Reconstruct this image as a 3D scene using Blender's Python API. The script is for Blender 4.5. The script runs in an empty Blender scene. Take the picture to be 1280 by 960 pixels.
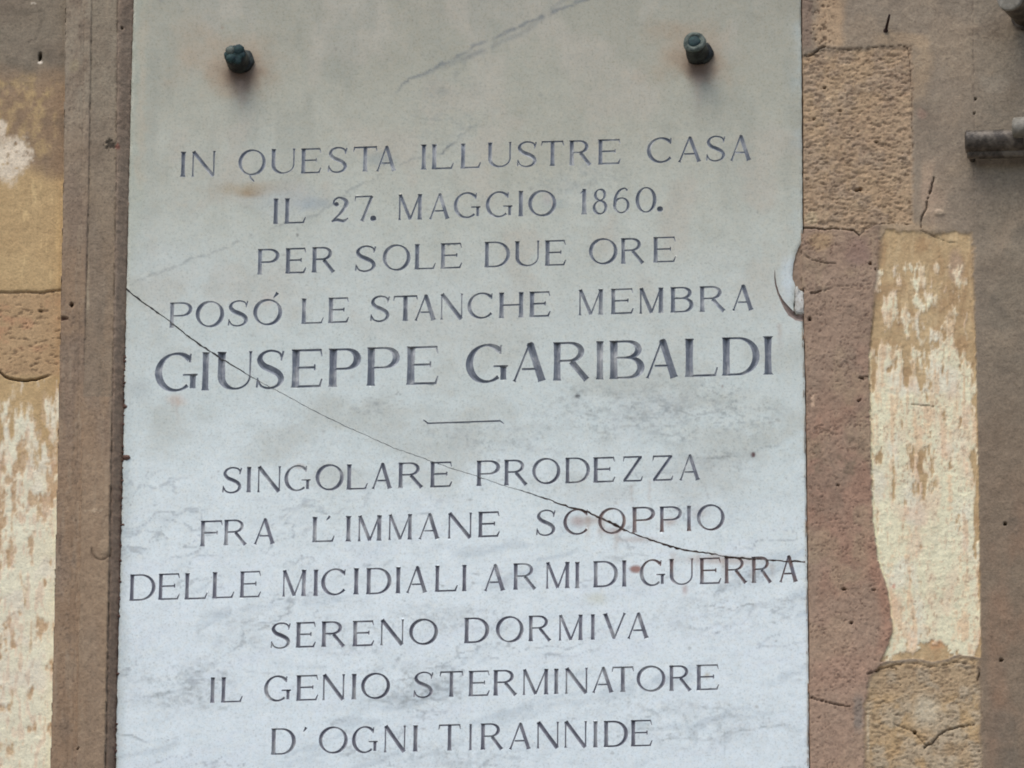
import bpy, math, random
import numpy as np
from mathutils import Vector, Matrix
from mathutils.geometry import delaunay_2d_cdt

random.seed(7)
scene = bpy.context.scene
COL = scene.collection

# ------------------------------------------------------------------ camera
PITCH, YAW, ROLL, FPX, DIST, Z0 = math.radians(24), math.radians(4.7088), math.radians(0.255), 11371.2, 13.3127, 6.95
Dv = np.array([-math.sin(YAW) * math.cos(PITCH), math.cos(YAW) * math.cos(PITCH), math.sin(PITCH)])
_r = np.cross(Dv, [0, 0, 1]); _r /= np.linalg.norm(_r)
_u = np.cross(_r, Dv)
Rv = _r * math.cos(ROLL) + _u * math.sin(ROLL)
Uv = -_r * math.sin(ROLL) + _u * math.cos(ROLL)
CAM = np.array([0, 0, Z0]) - Dv * DIST
cam = bpy.data.cameras.new('camera')
cam.sensor_width = 36; cam.lens = FPX / 1280 * 36
cam.clip_start = 0.1; cam.clip_end = 2000
camo = bpy.data.objects.new('camera', cam)
camo.matrix_world = Matrix(((Rv[0], Uv[0], -Dv[0], CAM[0]), (Rv[1], Uv[1], -Dv[1], CAM[1]),
                            (Rv[2], Uv[2], -Dv[2], CAM[2]), (0, 0, 0, 1)))
COL.objects.link(camo); scene.camera = camo

# ------------------------------------------------------------------ sky, sun, exposure
SUN_EL, SUN_AZ = math.radians(62), math.atan2(-0.42, -0.90)
world = bpy.data.worlds.new('World'); scene.world = world; world.use_nodes = True
wn = world.node_tree
sky = wn.nodes.new('ShaderNodeTexSky'); sky.sky_type = 'NISHITA'; sky.sun_disc = False
sky.sun_elevation = SUN_EL; sky.sun_rotation = SUN_AZ
sky.air_density = 1.0; sky.dust_density = 2.5; sky.ozone_density = 1.0
wn.links.new(sky.outputs[0], wn.nodes['Background'].inputs[0])
wn.nodes['Background'].inputs[1].default_value = 0.145
sl = bpy.data.lights.new('sun', 'SUN'); sl.energy = 1.5; sl.angle = math.radians(30); sl.color = (1.0, 0.99, 0.97)
so = bpy.data.objects.new('sun', sl); COL.objects.link(so)
sdir = Vector((math.sin(SUN_AZ) * math.cos(SUN_EL), math.cos(SUN_AZ) * math.cos(SUN_EL), math.sin(SUN_EL)))
so.rotation_euler = sdir.to_track_quat('Z', 'Y').to_euler(); so.location = sdir * 30
scene.view_settings.view_transform = 'Standard'; scene.view_settings.look = 'None'
scene.view_settings.exposure = 0.2; scene.view_settings.gamma = 1.0
scene.cycles.filter_width = 1.9
ILL = np.array([0.86, 0.86, 0.89])          # light arriving on the wall, used to turn seen colours into base colours

# ------------------------------------------------------------------ plan of the wall
# drawings of the wall are laid out on a plan (u to the right, v down) that lies on the wall plane y=0
def W(u, v, y=0.0):
    u = np.asarray(u, float); v = np.asarray(v, float)
    q = [Dv[k] * FPX + Rv[k] * (u - 640) + Uv[k] * (480 - v) for k in range(3)]
    t = (0 - CAM[1]) / q[1]
    return CAM[0] + t * q[0], np.zeros_like(t) + y, CAM[2] + t * q[2]
def P(u, v, y=0.0):
    a, b, c = W(u, v, y); return Vector((float(a), float(b), float(c)))
def proj(p):
    d = np.array(p) - CAM; z = d @ Dv
    return 640 + FPX * (d @ Rv) / z, 480 - FPX * (d @ Uv) / z
# plan shift of a point that stands out of the wall by one metre
_a = proj(P(640, 480)); _b = proj(P(640, 480) + Vector((0, -0.1, 0)))
KX, KY = (_b[0] - _a[0]) * 10, (_b[1] - _a[1]) * 10

# ------------------------------------------------------------------ helpers
def lin(c):
    c = np.asarray(c, float) / 255
    return np.where(c <= 0.04045, c / 12.92, ((c + 0.055) / 1.055) ** 2.4)
def alb(c): return np.clip(lin(c) / ILL, 0.004, 0.92)
def vnoise(x, y, seed=0):
    xi = np.floor(x).astype(np.int64); yi = np.floor(y).astype(np.int64)
    fx = x - xi; fy = y - yi
    fx = fx * fx * (3 - 2 * fx); fy = fy * fy * (3 - 2 * fy)
    def h(a, b):
        n = (a * 374761393 + b * 668265263 + seed * 1442695041) & 0xFFFFFFFF
        n = ((n ^ (n >> 13)) * 1274126177) & 0xFFFFFFFF
        n = ((n ^ (n >> 16)) * 2246822519) & 0xFFFFFFFF
        return ((n ^ (n >> 15)) & 0xFFFF) / 65535.0
    return (h(xi, yi) * (1 - fx) + h(xi + 1, yi) * fx) * (1 - fy) + (h(xi, yi + 1) * (1 - fx) + h(xi + 1, yi + 1) * fx) * fy
def fbm(x, y, o=4, seed=0, g=0.5):
    s = 0; a = 1; t = 0
    for k in range(o):
        s = s + a * (vnoise(x * 2 ** k + 17.3 * k, y * 2 ** k - 9.1 * k, seed + k) - 0.5); t += a; a *= g
    return 2 * s / t
def ss(a, b, x):
    t = np.clip((x - a) / (b - a), 0, 1); return t * t * (3 - 2 * t)
def mix(c, d, m):
    m = np.clip(m, 0, 1)[:, None]; return c * (1 - m) + np.asarray(d) * m
def dseg(u, v, pts):
    best = np.full(u.shape, 1e9); arc = np.zeros(u.shape); L = 0
    for (a, b), (c, d) in zip(pts[:-1], pts[1:]):
        l = math.hypot(c - a, d - b) + 1e-9
        t = np.clip(((u - a) * (c - a) + (v - b) * (d - b)) / l ** 2, 0, 1)
        dd = np.hypot(u - a - t * (c - a), v - b - t * (d - b))
        m = dd < best; best = np.where(m, dd, best); arc = np.where(m, L + t * l, arc); L += l
    return best, arc / L
def lut(v, vs, us): return np.interp(v, vs, us)
def ell(u, v, cu, cv, ru, rv): return np.hypot((u - cu) / ru, (v - cv) / rv)

def thing(name, label, cat, loc=(0, 0, 0), group=None):
    o = bpy.data.objects.new(name, None); COL.objects.link(o); o.location = loc
    o.empty_display_size = 0.05
    o['label'] = label; o['category'] = cat
    if group: o['group'] = group
    return o
def mesh_obj(name, verts, faces, mat, parent=None, cols=None, smooth=False, label=None):
    me = bpy.data.meshes.new(name)
    off = parent.location if parent else Vector((0, 0, 0))
    V = np.asarray(verts, float) - np.array(off)
    me.from_pydata(V.tolist(), [], faces if isinstance(faces, list) else faces.tolist()); me.update()
    if cols is not None:
        a = me.attributes.new('tint', 'FLOAT_COLOR', 'POINT')
        c4 = np.ones((len(V), 4), np.float32); c4[:, :3] = cols
        a.data.foreach_set('color', c4.ravel())
    if smooth: me.polygons.foreach_set('use_smooth', [True] * len(me.polygons))
    me.materials.append(mat)
    o = bpy.data.objects.new(name, me); COL.objects.link(o)
    if parent: o.parent = parent
    if label: o['label'] = label
    return o

# ------------------------------------------------------------------ materials
def new_mat(name, rough=0.9):
    m = bpy.data.materials.new(name); m.use_nodes = True
    b = m.node_tree.nodes['Principled BSDF']; b.inputs['Roughness'].default_value = rough
    b.inputs['Specular IOR Level'].default_value = 0.3
    return m, m.node_tree, b
def N(nt, t, **kw):
    n = nt.nodes.new(t)
    for k, v in kw.items():
        if k in n.inputs: n.inputs[k].default_value = v
        else: setattr(n, k, v)
    return n
def noise_node(nt, co, scale, detail=4, rough=0.6):
    n = N(nt, 'ShaderNodeTexNoise'); n.inputs['Scale'].default_value = scale
    n.inputs['Detail'].default_value = detail; n.inputs['Roughness'].default_value = rough
    nt.links.new(co, n.inputs['Vector']); return n
def ramp(nt, fac, stops):
    r = N(nt, 'ShaderNodeValToRGB'); e = r.color_ramp.elements
    while len(e) < len(stops): e.new(0.5)
    for i, (p, c) in enumerate(stops):
        e[i].position = p; e[i].color = (*c, 1) if len(c) == 3 else c
    nt.links.new(fac, r.inputs[0]); return r
def mul(nt, a, b, fac=1.0, mode='MULTIPLY'):
    m = N(nt, 'ShaderNodeMix', data_type='RGBA', blend_type=mode)
    if isinstance(fac, float): m.inputs[0].default_value = fac
    else: nt.links.new(fac, m.inputs[0])
    for s, i in ((a, 6), (b, 7)):
        if isinstance(s, tuple): m.inputs[i].default_value = (*s, 1)
        else: nt.links.new(s, m.inputs[i])
    return m.outputs[2]
def bump(nt, b, h, dist, strength=1.0, prev=None):
    n = N(nt, 'ShaderNodeBump'); n.inputs['Strength'].default_value = strength; n.inputs['Distance'].default_value = dist
    nt.links.new(h, n.inputs['Height'])
    if prev: nt.links.new(prev, n.inputs['Normal'])
    nt.links.new(n.outputs[0], b.inputs['Normal']); return n.outputs[0]

def masonry(name, grain=0.35, bd=0.0012, rough=0.95):
    m, nt, b = new_mat(name, rough)
    geo = N(nt, 'ShaderNodeNewGeometry'); co = geo.outputs['Position']
    at = N(nt, 'ShaderNodeAttribute', attribute_name='tint')
    n1 = noise_node(nt, co, 260, 3, 0.7); n2 = noise_node(nt, co, 70, 4, 0.65); n3 = noise_node(nt, co, 16, 4, 0.6)
    r1 = ramp(nt, n1.outputs[0], [(0.3, (1 - grain,) * 3), (0.5, (1, 1, 1)), (0.75, (1 + grain * 0.6,) * 3)])
    r2 = ramp(nt, n2.outputs[0], [(0.3, (1 - grain * 0.6, 1 - grain * 0.62, 1 - grain * 0.65)), (0.7, (1.08, 1.07, 1.05))])
    r3 = ramp(nt, n3.outputs[0], [(0.3, (0.93, 0.9, 0.88)), (0.7, (1.05, 1.06, 1.06))])
    c = mul(nt, at.outputs['Color'], r1.outputs[0]); c = mul(nt, c, r2.outputs[0]); c = mul(nt, c, r3.outputs[0])
    nt.links.new(c, b.inputs['Base Color'])
    p = bump(nt, b, n2.outputs[0], bd * 2.5, 0.8); bump(nt, b, n1.outputs[0], bd, 0.9, p)
    return m
M_stucco = masonry('weathered_stucco', 0.26, 0.0008)
M_stone = masonry('rough_sandstone', 0.22, 0.0009)
M_lime = masonry('flaking_limewash', 0.18, 0.0008)

m, nt, b = new_mat('worn_marble', 0.6); M_marble = m
co = N(nt, 'ShaderNodeNewGeometry').outputs['Position']
at = N(nt, 'ShaderNodeAttribute', attribute_name='tint')
n1 = noise_node(nt, co, 150, 4, 0.7); n2 = noise_node(nt, co, 30, 5, 0.65); n3 = noise_node(nt, co, 420, 2, 0.6)
r1 = ramp(nt, n1.outputs[0], [(0.28, (0.88, 0.89, 0.88)), (0.5, (1, 1, 1)), (0.8, (1.04, 1.04, 1.04))])
r2 = ramp(nt, n2.outputs[0], [(0.3, (0.93, 0.935, 0.93)), (0.6, (1.02, 1.02, 1.02))])
r3 = ramp(nt, n3.outputs[0], [(0.25, (0.86, 0.86, 0.86)), (0.42, (1, 1, 1))])
c = mul(nt, at.outputs['Color'], r1.outputs[0]); c = mul(nt, c, r2.outputs[0]); c = mul(nt, c, r3.outputs[0])
n4 = noise_node(nt, co, 95, 4, 0.75); r4 = ramp(nt, n4.outputs[0], [(0.3, (1.03, 1.0, 0.96)), (0.5, (1, 1, 1)), (0.7, (0.97, 1.0, 1.015))]); c = mul(nt, c, r4.outputs[0])
n5 = noise_node(nt, co, 300, 3, 0.8); r5 = ramp(nt, n5.outputs[0], [(0.33, (0.80, 0.80, 0.79)), (0.45, (1, 1, 1)), (0.62, (1.0, 1.0, 1.0)), (0.72, (1.05, 1.05, 1.05))]); c = mul(nt, c, r5.outputs[0])
nt.links.new(c, b.inputs['Base Color'])
p = bump(nt, b, n2.outputs[0], 0.0012, 0.5); bump(nt, b, n1.outputs[0], 0.0004, 0.6, p)

def groove(name, dark, worn, lo, hi, tint=False):
    m, nt, b = new_mat(name, 0.9)
    co = N(nt, 'ShaderNodeNewGeometry').outputs['Position']
    n1 = noise_node(nt, co, 55, 4, 0.7); n2 = noise_node(nt, co, 5, 3, 0.6)
    r = ramp(nt, n1.outputs[0], [(lo, dark), (hi, worn)])
    col = r.outputs[0]
    if tint:
        at = N(nt, 'ShaderNodeAttribute', attribute_name='tint')
        r2 = ramp(nt, n2.outputs[0], [(.3, (.86, .86, .86)), (.7, (1.14, 1.14, 1.14))])
        col = mul(nt, mul(nt, at.outputs['Color'], r2.outputs[0]), col)
    nt.links.new(col, b.inputs['Base Color']); return m
M_letter = groove('faded_lead_paint', (0.92, 0.92, 0.92), (1.75, 1.7, 1.62), 0.46, 0.76, True)
M_crack = groove('crack_dirt', (0.9, 0.9, 0.9), (1.7, 1.7, 1.7), 0.45, 0.7, True)
M_mortar = groove('brown_mortar', (0.24, 0.175, 0.145), (0.36, 0.29, 0.25), 0.3, 0.7)
M_edge = groove('broken_marble', (0.38, 0.35, 0.29), (0.66, 0.65, 0.59), 0.38, 0.6)
def plain(name, c, rough, metal=0.0, var=0.35, sc=180, bd=0.0006, c2=None):
    m, nt, b = new_mat(name, rough); b.inputs['Metallic'].default_value = metal
    co = N(nt, 'ShaderNodeNewGeometry').outputs['Position']
    n = noise_node(nt, co, sc, 4, 0.65); n2 = noise_node(nt, co, sc * 0.3, 3, 0.6)
    r = ramp(nt, n.outputs[0], [(0.3, tuple(x * (1 - var) for x in c)), (0.7, tuple(min(1, x * (1 + var)) for x in c))])
    col = r.outputs[0]
    if c2:
        rr = ramp(nt, n2.outputs[0], [(0.45, (0, 0, 0)), (0.6, (1, 1, 1))])
        col = mul(nt, col, tuple(c2), rr.outputs[0], 'MIX')
    nt.links.new(col, b.inputs['Base Color']); bump(nt, b, n.outputs[0], bd, 0.8); return m
M_bronze = plain('dark_bronze', (0.022, 0.024, 0.022), 0.6, 0.2, 0.4, 200, 0.0008, (0.055, 0.065, 0.055))
M_verdigris = plain('verdigris', (0.032, 0.062, 0.058), 0.75, 0.1, 0.5, 260, 0.0006, (0.03, 0.05, 0.055))
M_patina = plain('pale_patina', (0.15, 0.17, 0.14), 0.8, 0.0, 0.3, 260, 0.0006, (0.05, 0.065, 0.055))
M_iron = plain('old_iron', (0.075, 0.06, 0.045), 0.42, 0.1, 0.5, 200, 0.0009, (0.17, 0.14, 0.105))
M_ironpale = plain('pale_iron', (0.30, 0.27, 0.215), 0.6, 0.0, 0.3, 150, 0.0006, (0.19, 0.17, 0.13))
M_nail = plain('rusted_nail', (0.04, 0.022, 0.018), 0.8, 0.1, 0.4)
M_street = plain('street_paving', (0.20, 0.19, 0.175), 0.9, 0.0, 0.2, 6, 0.002)

# ------------------------------------------------------------------ street below
def box(x0, x1, y0, y1, z0, z1):
    v = [(x, y, z) for x in (x0, x1) for y in (y0, y1) for z in (z0, z1)]
    return v, [(0, 1, 3, 2), (4, 6, 7, 5), (0, 4, 5, 1), (2, 3, 7, 6), (0, 2, 6, 4), (1, 5, 7, 3)]
g = mesh_obj('ground', [(-300, -300, 0), (300, -300, 0), (300, 300, 0), (-300, 300, 0)], [(0, 1, 2, 3)], M_street)
g['kind'] = 'structure'

# ------------------------------------------------------------------ house wall: relief and colour over the plan
E_M0 = lambda v: lut(v, [-60, 0, 240, 480, 720, 960, 1100], [84, 83, 80, 75, 70, 64, 60])
E_M1 = lambda v: lut(v, [-60, 0, 240, 480, 720, 960, 1100], [117, 116, 112, 106, 102, 98, 95])
E_M2 = lambda v: lut(v, [-60, 0, 240, 480, 720, 960, 1100], [149, 148, 146, 142, 138, 133, 130])
E_PL = lambda v: lut(v, [-60, 0, 150, 240, 330, 480, 600, 720, 840, 960, 1100], [168, 167, 163, 161, 159, 155, 152.5, 150, 146.5, 144, 141])
E_PR = lambda v: lut(v, [-60, 0, 280, 410, 480, 640, 800, 960, 1100], [1000.5, 1001, 1003, 1004, 1006, 1008, 1010, 1011, 1012.5])
E_KL = lambda v: lut(v, [285, 300, 350, 400, 450, 550, 650, 700, 740, 790, 812, 832], [1108, 1101, 1096, 1090, 1086, 1088, 1091, 1098, 1110, 1116, 1108, 1099])
E_KR = lambda v: lut(v, [285, 310, 450, 600, 830], [1212, 1215, 1220, 1223, 1226])
RIGHT_CRACKS = [  # points, width, depth strength
    ([(1003, 284), (1018, 284.5), (1030, 287), (1045, 285), (1060, 287), (1067, 288), (1074, 294)], 1.9, 1.0),
    ([(1074, 294), (1082, 285), (1095, 280), (1120, 278), (1138, 281)], 1.3, 0.6),
    ([(1001, 69), (1014, 68), (1019, 65), (1025, 61), (1032, 58)], 1.8, 0.9),
    ([(1030, 60), (1062, 62), (1090, 59), (1128, 57), (1135, 60), (1138, 90), (1140, 130), (1139, 160), (1142, 165), (1141, 185)], .8, 0.45),
    ([(1167, 222), (1164, 236), (1160, 247), (1157, 263), (1152, 274), (1151, 284)], 1.6, 0.9),
    ([(1150, 287), (1170, 296), (1185, 302), (1200, 303)], 1.0, 0.4),
    ([(1006, 320), (1014, 325), (1030, 329), (1045, 330)], 1.1, 0.55),
    ([(1014, 367), (1020, 366), (1027, 364)], 1.7, 0.8),
    ([(1030, 364), (1045, 358), (1070, 359)], 0.9, 0.35),
    ([(1011, 872), (1025, 876), (1045, 881), (1063, 884)], 1.6, 0.9),
    ([(1118, 905), (1130, 909), (1142, 914), (1156, 930), (1160, 932)], 1.2, 0.6),
    ([(1155, 934), (1166, 928), (1173, 919), (1183, 912), (1200, 908), (1217, 905)], 1.8, 0.85),
    ([(1085, 843), (1100, 836), (1112, 833), (1120, 836)], 1.6, 0.7),
    ([(1112, 833), (1128, 829), (1145, 829), (1160, 833), (1175, 832), (1190, 827), (1200, 828), (1218, 829)], .8, 0.4),
    ([(1223, 833), (1224, 842), (1222, 850)], 1.9, 0.9),
    ([(1080, 475), (1075, 473), (1085, 471)], 1.5, 0.8),
    ([(1139, 505), (1145, 505), (1152, 506), (1166, 507)], 1.2, 0.6),
]
HOLES = [  # u, v, ru, rv, depth m, darkness
    (50, 70.5, 2.6, 4.8, 0.02, 1), (91, 385.5, 2.2, 2.4, 0.02, 1), (99, 940.5, 1.8, 1.8, 0.015, .9), (153, 38.5, 1.6, 2.2, .01, .8),
    (1257, 656, 2.4, 2.0, 0.02, 1), (1251, 826.5, 2.6, 2.0, 0.02, 1), (1088, 330, 2.2, 2.0, 0.012, .9), (1094, 337, 1.6, 1.4, .01, .8),
    (1055, 737, 3.2, 2.4, .01, .85), (1064, 779, 2.2, 1.8, .01, .7), (1092, 738, 3, 1.2, .006, .5), (1074, 501, 2.4, 1.8, .01, .7),
    (1143, 915, 3, 2, .012, .8), (1075, 236, 3, 2, .01, .7), (1071, 237.5, 5, 2.2, .01, .5), (1012, 399, 2.4, 3.2, .008, .7),
    (1219, 124, 1.4, 2, .008, .7), (1218, 142, 1.2, 1.8, .008, .6), (1048, 607, 3, 1.2, .005, .5), (50, 388.5, 3, 1.4, .006, .6),
    (1031, 109, 3, 1.3, .008, .6), (1018, 148, 2.6, 1.4, .008, .6), (1050, 138, 3, 1.4, .008, .6), (1095, 176, 3, 1.5, .008, .6),
]
def field(u, v):
    """height out of the wall (m), colour and region of every plan point"""
    n = len(u)
    nb = fbm(u / 60, v / 60, 4, 11); nm = fbm(u / 18, v / 18, 4, 23); nf = fbm(u / 5, v / 5, 3, 31)
    ns = fbm(u / 7, v / 38, 4, 41)            # streaks running down
    nh = fbm(u / 6.5, v / 2.3, 3, 51)           # pits lying along the bed of the stone
    nff = fbm(u / 2.6, v / 2.6, 2, 61)
    h = np.zeros(n); c = np.zeros((n, 3)); reg = np.full(n, 11)
    left = u < 560
    m0, m1, m2, pl = E_M0(v), E_M1(v), E_M2(v), E_PL(v)
    # ---- left pier
    top = alb((122, 114, 103)); brown = alb((136, 116, 95)); och = alb((172, 148, 110)); white = alb((214, 208, 190))
    cp = np.tile(top, (n, 1))
    cp = mix(cp, alb((104, 98, 89)), ss(0.1, 0.5, fbm(u / 40, v / 25, 3, 5) + 0.3 * (v < 20)) * 0.7)
    cp = mix(cp, brown, ss(70, 115, v + 14 * nm))
    cp = mix(cp, alb((118, 108, 98)), ss(-0.05, 0.3, nb + .2) * ss(150, 60, v) * .5)
    cp = mix(cp, alb((168, 146, 108)), ss(-0.2, 0.7, fbm(u / 10, v / 13, 4, 77) + .3 * nf) * ss(85, 105, v) * ss(240, 170, v) * ss(4, 14, m0 - u + 8 * nm) * .9)
    cp = mix(cp, alb((112, 98, 84)), ss(0.0, 0.4, fbm(u / 20, v / 30, 4, 78)) * ss(130, 160, v) * ss(225, 190, v) * .6)
    cp = mix(cp, och, ss(205, 235, v + 10 * nm + (26 - u * .5) * (u < 60)))
    wp = np.minimum(ell(u, v, 14, 196, 30, 34), ell(u, v, 0, 160, 12, 14)) + 0.35 * nm + 0.2 * nf
    cp = mix(cp, alb((202, 192, 178)), ss(1.05, 0.6, wp + .15 * nff) * ss(-.5, .1, nf + .3))
    cp = mix(cp, alb((196, 172, 128)), ss(0.25, 0.5, ns) * ss(215, 235, v) * ss(370, 330, v) * ss(20, 34, u) * .8)
    cp = mix(cp, alb((190, 165, 120)), ss(6, 1, np.abs(u - 73)) * ss(230, 260, v) * ss(400, 350, v) * ss(-.3, .3, ns) * .7)
    cp = mix(cp, alb((164, 138, 107)), ss(362, 370, v) * ss(475, 465, v) * .9)
    cp = mix(cp, alb((172, 128, 100)), ss(0.1, 0.5, fbm(u / 25, v / 15, 3, 83)) * ss(370, 380, v) * ss(470, 455, v) * .5)
    lw = ss(-0.45, 0.05, fbm(u / 8, v / 30, 5, 91, .6) * 1.0 + (v - 530) / 90 * .6 * (v < 640) + .55 * (v >= 640) - .18)
    lw = np.where(v > 474, lw, 0)
    flake = ss(.02, .34, fbm(u / 13, v / 26, 5, 97, .62) - .10 + .16 * ss(720, 560, v) + .25 * fbm(u / 4, v / 16, 3, 96))
    cl = mix(np.tile(alb((212, 205, 188)), (n, 1)), alb((174, 146, 112)), flake * .8)
    cl = mix(cl, alb((158, 128, 98)), ss(.7, 1, flake) * ss(0, .4, nf) * .6)
    cl = mix(cl, alb((198, 198, 190)), ss(0, .4, fbm(u / 24, v / 34, 3, 99)) * .5 * (1 - np.clip(flake, 0, 1)))
    cl = mix(cl, alb((190, 166, 148)), ss(0.15, .5, fbm(u / 5, v / 18, 3, 100)) * .45)
    cp = mix(cp, cl, lw)
    hp = 0.001 * nb + 0.0006 * nm + .0004 * nf * ss(470, 480, v) - 0.0008 * np.clip(flake, 0, 1) * lw
    rng = ell(u, v, 18, 28, 36, 30); ring = ss(0.16, 0, np.abs(rng + .1 * nm - 1))
    ring = ring * ss(-.3, .4, nm + nf * .5); hp -= ring * .001; cp = mix(cp, alb((96, 90, 82)), ring * .35)
    jv = lut(u, [-200, 0, 25, 50, 75], [367, 366, 365, 366, 363]) + 1.2 * nf
    j = ss(2.2, 0.5, np.abs(v - jv)); hp -= j * .003; cp = mix(cp, alb((118, 98, 78)), j * .65)
    j2 = ss(7, 1, np.abs(v - jv - 4)) * ss(-.1, .4, nff); hp -= .001 * j2; cp = mix(cp, alb((132, 110, 86)), j2 * .5)
    jc = lut(u, [-200, 0, 5, 12, 22, 32, 45, 60, 78], [460, 465, 470, 473, 475, 475.5, 474.5, 470, 464]) + .7 * nf
    j = ss(1.9, .5, np.abs(v - jc)) * ss(74, 45, u + 6 * nm); hp -= j * .006; cp = mix(cp, alb((52, 38, 30)), j * .92)
    j = ss(.25, .5, nh) * ss(376, 384, v) * ss(474, 462, v); hp -= .0014 * j; cp = mix(cp, alb((112, 92, 74)), j * .55)
    j = ss(1.5, .5, np.abs(v - 4)) * ss(4, 2, np.abs(u - 42)); cp = mix(cp, alb((180, 174, 166)), j * ss(-.4, .2, nff))
    # ---- moulding strips
    gr = alb((135, 126, 114)); br = alb((136, 116, 97))
    cm = mix(np.tile(gr, (n, 1)), br, ss(60, 420, v + 60 * nb))
    cm = mix(cm, alb((120, 107, 98)), ss(0, .4, fbm(u / 30, v / 90, 4, 111)) * .45)
    cm = mix(cm, alb((146, 132, 116)), ss(.15, .45, fbm(u / 5, v / 60, 4, 113)) * .4)
    cm = mix(cm, alb((112, 99, 88)), ss(.1, .5, fbm(u / 16, v / 40, 4, 188)) * .5); cm = mix(cm, alb((150, 136, 122)), ss(.3, .55, fbm(u / 4, v / 5, 3, 189)) * .3); cm = mix(cm, alb((84, 72, 64)), ss(.42, .6, fbm(u / 2.4, v / 3, 2, 190) + .2 * nm) * .5)
    mid = (u > m1); cm = mix(cm, alb((143, 125, 106)), mid * ss(430, 700, v) * .55)
    cm = mix(cm, alb((121, 115, 104)), (mid & (v < 500)) * .35)
    t = (u - m2) / np.maximum(pl - m2, 4)
    fil = u > m2
    dk = mix(np.tile(alb((126, 113, 102)), (n, 1)), alb((120, 104, 92)), ss(300, 640, v))
    dk = mix(dk, alb((88, 68, 62)), ss(.68, 1.05, t + .35 * nf) * ss(380, 560, v) * .75)
    cm = np.where(fil[:, None], dk, cm)
    hm = 0.014 + 0.0005 * nb + .0003 * nf
    hm = hm - 0.0025 * ss(-.8, .8, u - (m0 + m1) / 2 - 4 + .8 * nm) * (u < m1) * .3
    hm = np.where(mid, hm + .0035 * ss(520, 640, v) - .003 * ss(520, 400, v), hm)
    hm = np.where(fil, 0.014 * (1 - ss(0.05, 1.1, t + .12 * nm)) - .001 + .0012 * nf, hm)
    for e, w, sgn in ((m0, 1.7, .8), (m1, 1.2, .55), (m2, 1.3, .85), (lut(v, [0, 960], [107, 92]), 1.0, .25)):
        k = ss(w, .3, np.abs(u - e + .5 * nf)) * ss(-.5, .25, fbm(u / 3, v / 7, 3, 117)) * sgn
        if sgn == .55: k = k * ss(560, 300, v)
        hm -= .0022 * k; cm = mix(cm, alb((74, 66, 60)), k)
    k = ss(1.05, .6, ell(u, v, 140, 185, 9, 6.5) + .7 * nff); cm = mix(cm, alb((48, 44, 40)), k * .85); hm -= .002 * k
    k = ss(1, .7, ell(u, v, 148, 187, 3, 5) + .3 * nff); cm = mix(cm, alb((130, 80, 70)), k * .7)
    k = ss(1, .6, ell(u, v, 81, 403, 6, 2.6) + .4 * nff); cm = mix(cm, alb((84, 60, 52)), k * .85); hm -= .004 * k
    k = ss(.14, 0, np.abs(ell(u, v, 128, 693, 12, 12) + .08 * nm - 1)) * (v > 690); cm = mix(cm, alb((88, 74, 62)), k * .7); hm -= .002 * k
    k = ss(1, .6, ell(u, v, 132, 690, 9, 11) + .2 * nm); cm = mix(cm, alb((150, 132, 112)), k * .6); hm += .0015 * k
    k = ss(1, .3, ell(u, v, 118, 644, 16, 4) + .8 * nff); cm = mix(cm, alb((176, 158, 138)), k * .6)
    k = ss(1, .3, ell(u, v, 95, 88, 10, 12) + .4 * nm); cm = mix(cm, alb((152, 144, 122)), k * .45)
    k = ss(2.2, .8, np.abs(u - 111)) * ss(.0, .3, ns) * ss(300, 330, v) * ss(460, 400, v); cm = mix(cm, alb((160, 150, 134)), k * .6)
    inm = u > m0 + .8 * nf
    cL = np.where(inm[:, None], cm, cp); hL = np.where(inm, hm, hp)
    regL = np.where(u > m2, 6, np.where(u > m1, 5, np.where(u > m0, 4, np.where(v > jc, 3, np.where(v > jv, 2, np.where(v > 92, 1, 0))))))
    # ---- right side: render, plaster, stones
    cr = np.tile(alb((131, 121, 110)), (n, 1))
    cr = mix(cr, alb((120, 112, 101)), ss(1190, 1260, u + 20 * nb) * .9)
    cr = mix(cr, alb((143, 130, 115)), ss(.0, .5, nb + .2 * nm) * .6); cr = mix(cr, alb((112, 104, 95)), ss(.05, .5, fbm(u / 34, v / 48, 5, 181)) * .5); cr = mix(cr, alb((150, 140, 126)), ss(.3, .6, fbm(u / 5, v / 4, 3, 183)) * .3)
    hl = ss(.05, .012, np.abs(fbm(u / 48 + nm * .3, v / 40 + nm * .3, 4, 185))) * ss(.1, .4, fbm(u / 60, v / 60, 3, 187)); cr = mix(cr, alb((92, 82, 74)), hl * .4)
    cr = mix(cr, alb((122, 108, 94)), ss(380, 620, v) * ss(1150, 1230, u) * .8)
    cr = mix(cr, alb((140, 113, 94)), ss(-.1, .6, fbm(u / 40, v / 60, 4, 131)) * ss(560, 700, v) * ss(1225, 1245, u) * .6)
    cr = mix(cr, alb((104, 99, 92)), ss(.1, .5, fbm(u / 50, v / 50, 4, 133)) * ss(1225, 1245, u) * .5)
    hr = .0012 * nb + .0007 * nm + .0004 * nf
    e = lut(v, [0, 250, 400], [1216, 1218, 1219]); k = ss(1.3, .3, np.abs(u - e + .6 * nf)) * ss(300, 240, v) * ss(-.4, .3, fbm(u / 3, v / 6, 3, 135))
    cr = mix(cr, alb((92, 84, 78)), k * .6); hr -= .0012 * k
    hr += .001 * ss(-1, 1, u - e) * ss(300, 240, v) + .004 * ss(-1.2, 1.2, u - E_KR(v) - .8 * nf) * ss(290, 330, v)
    # ochre mortar next to the plaque and round the stone
    k = ss(26, 10, np.abs(u - 1036 + 8 * nm)) * ss(66, 50, v + 8 * nm); cr = mix(cr, alb((166, 142, 116)), k * .8)
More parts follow.
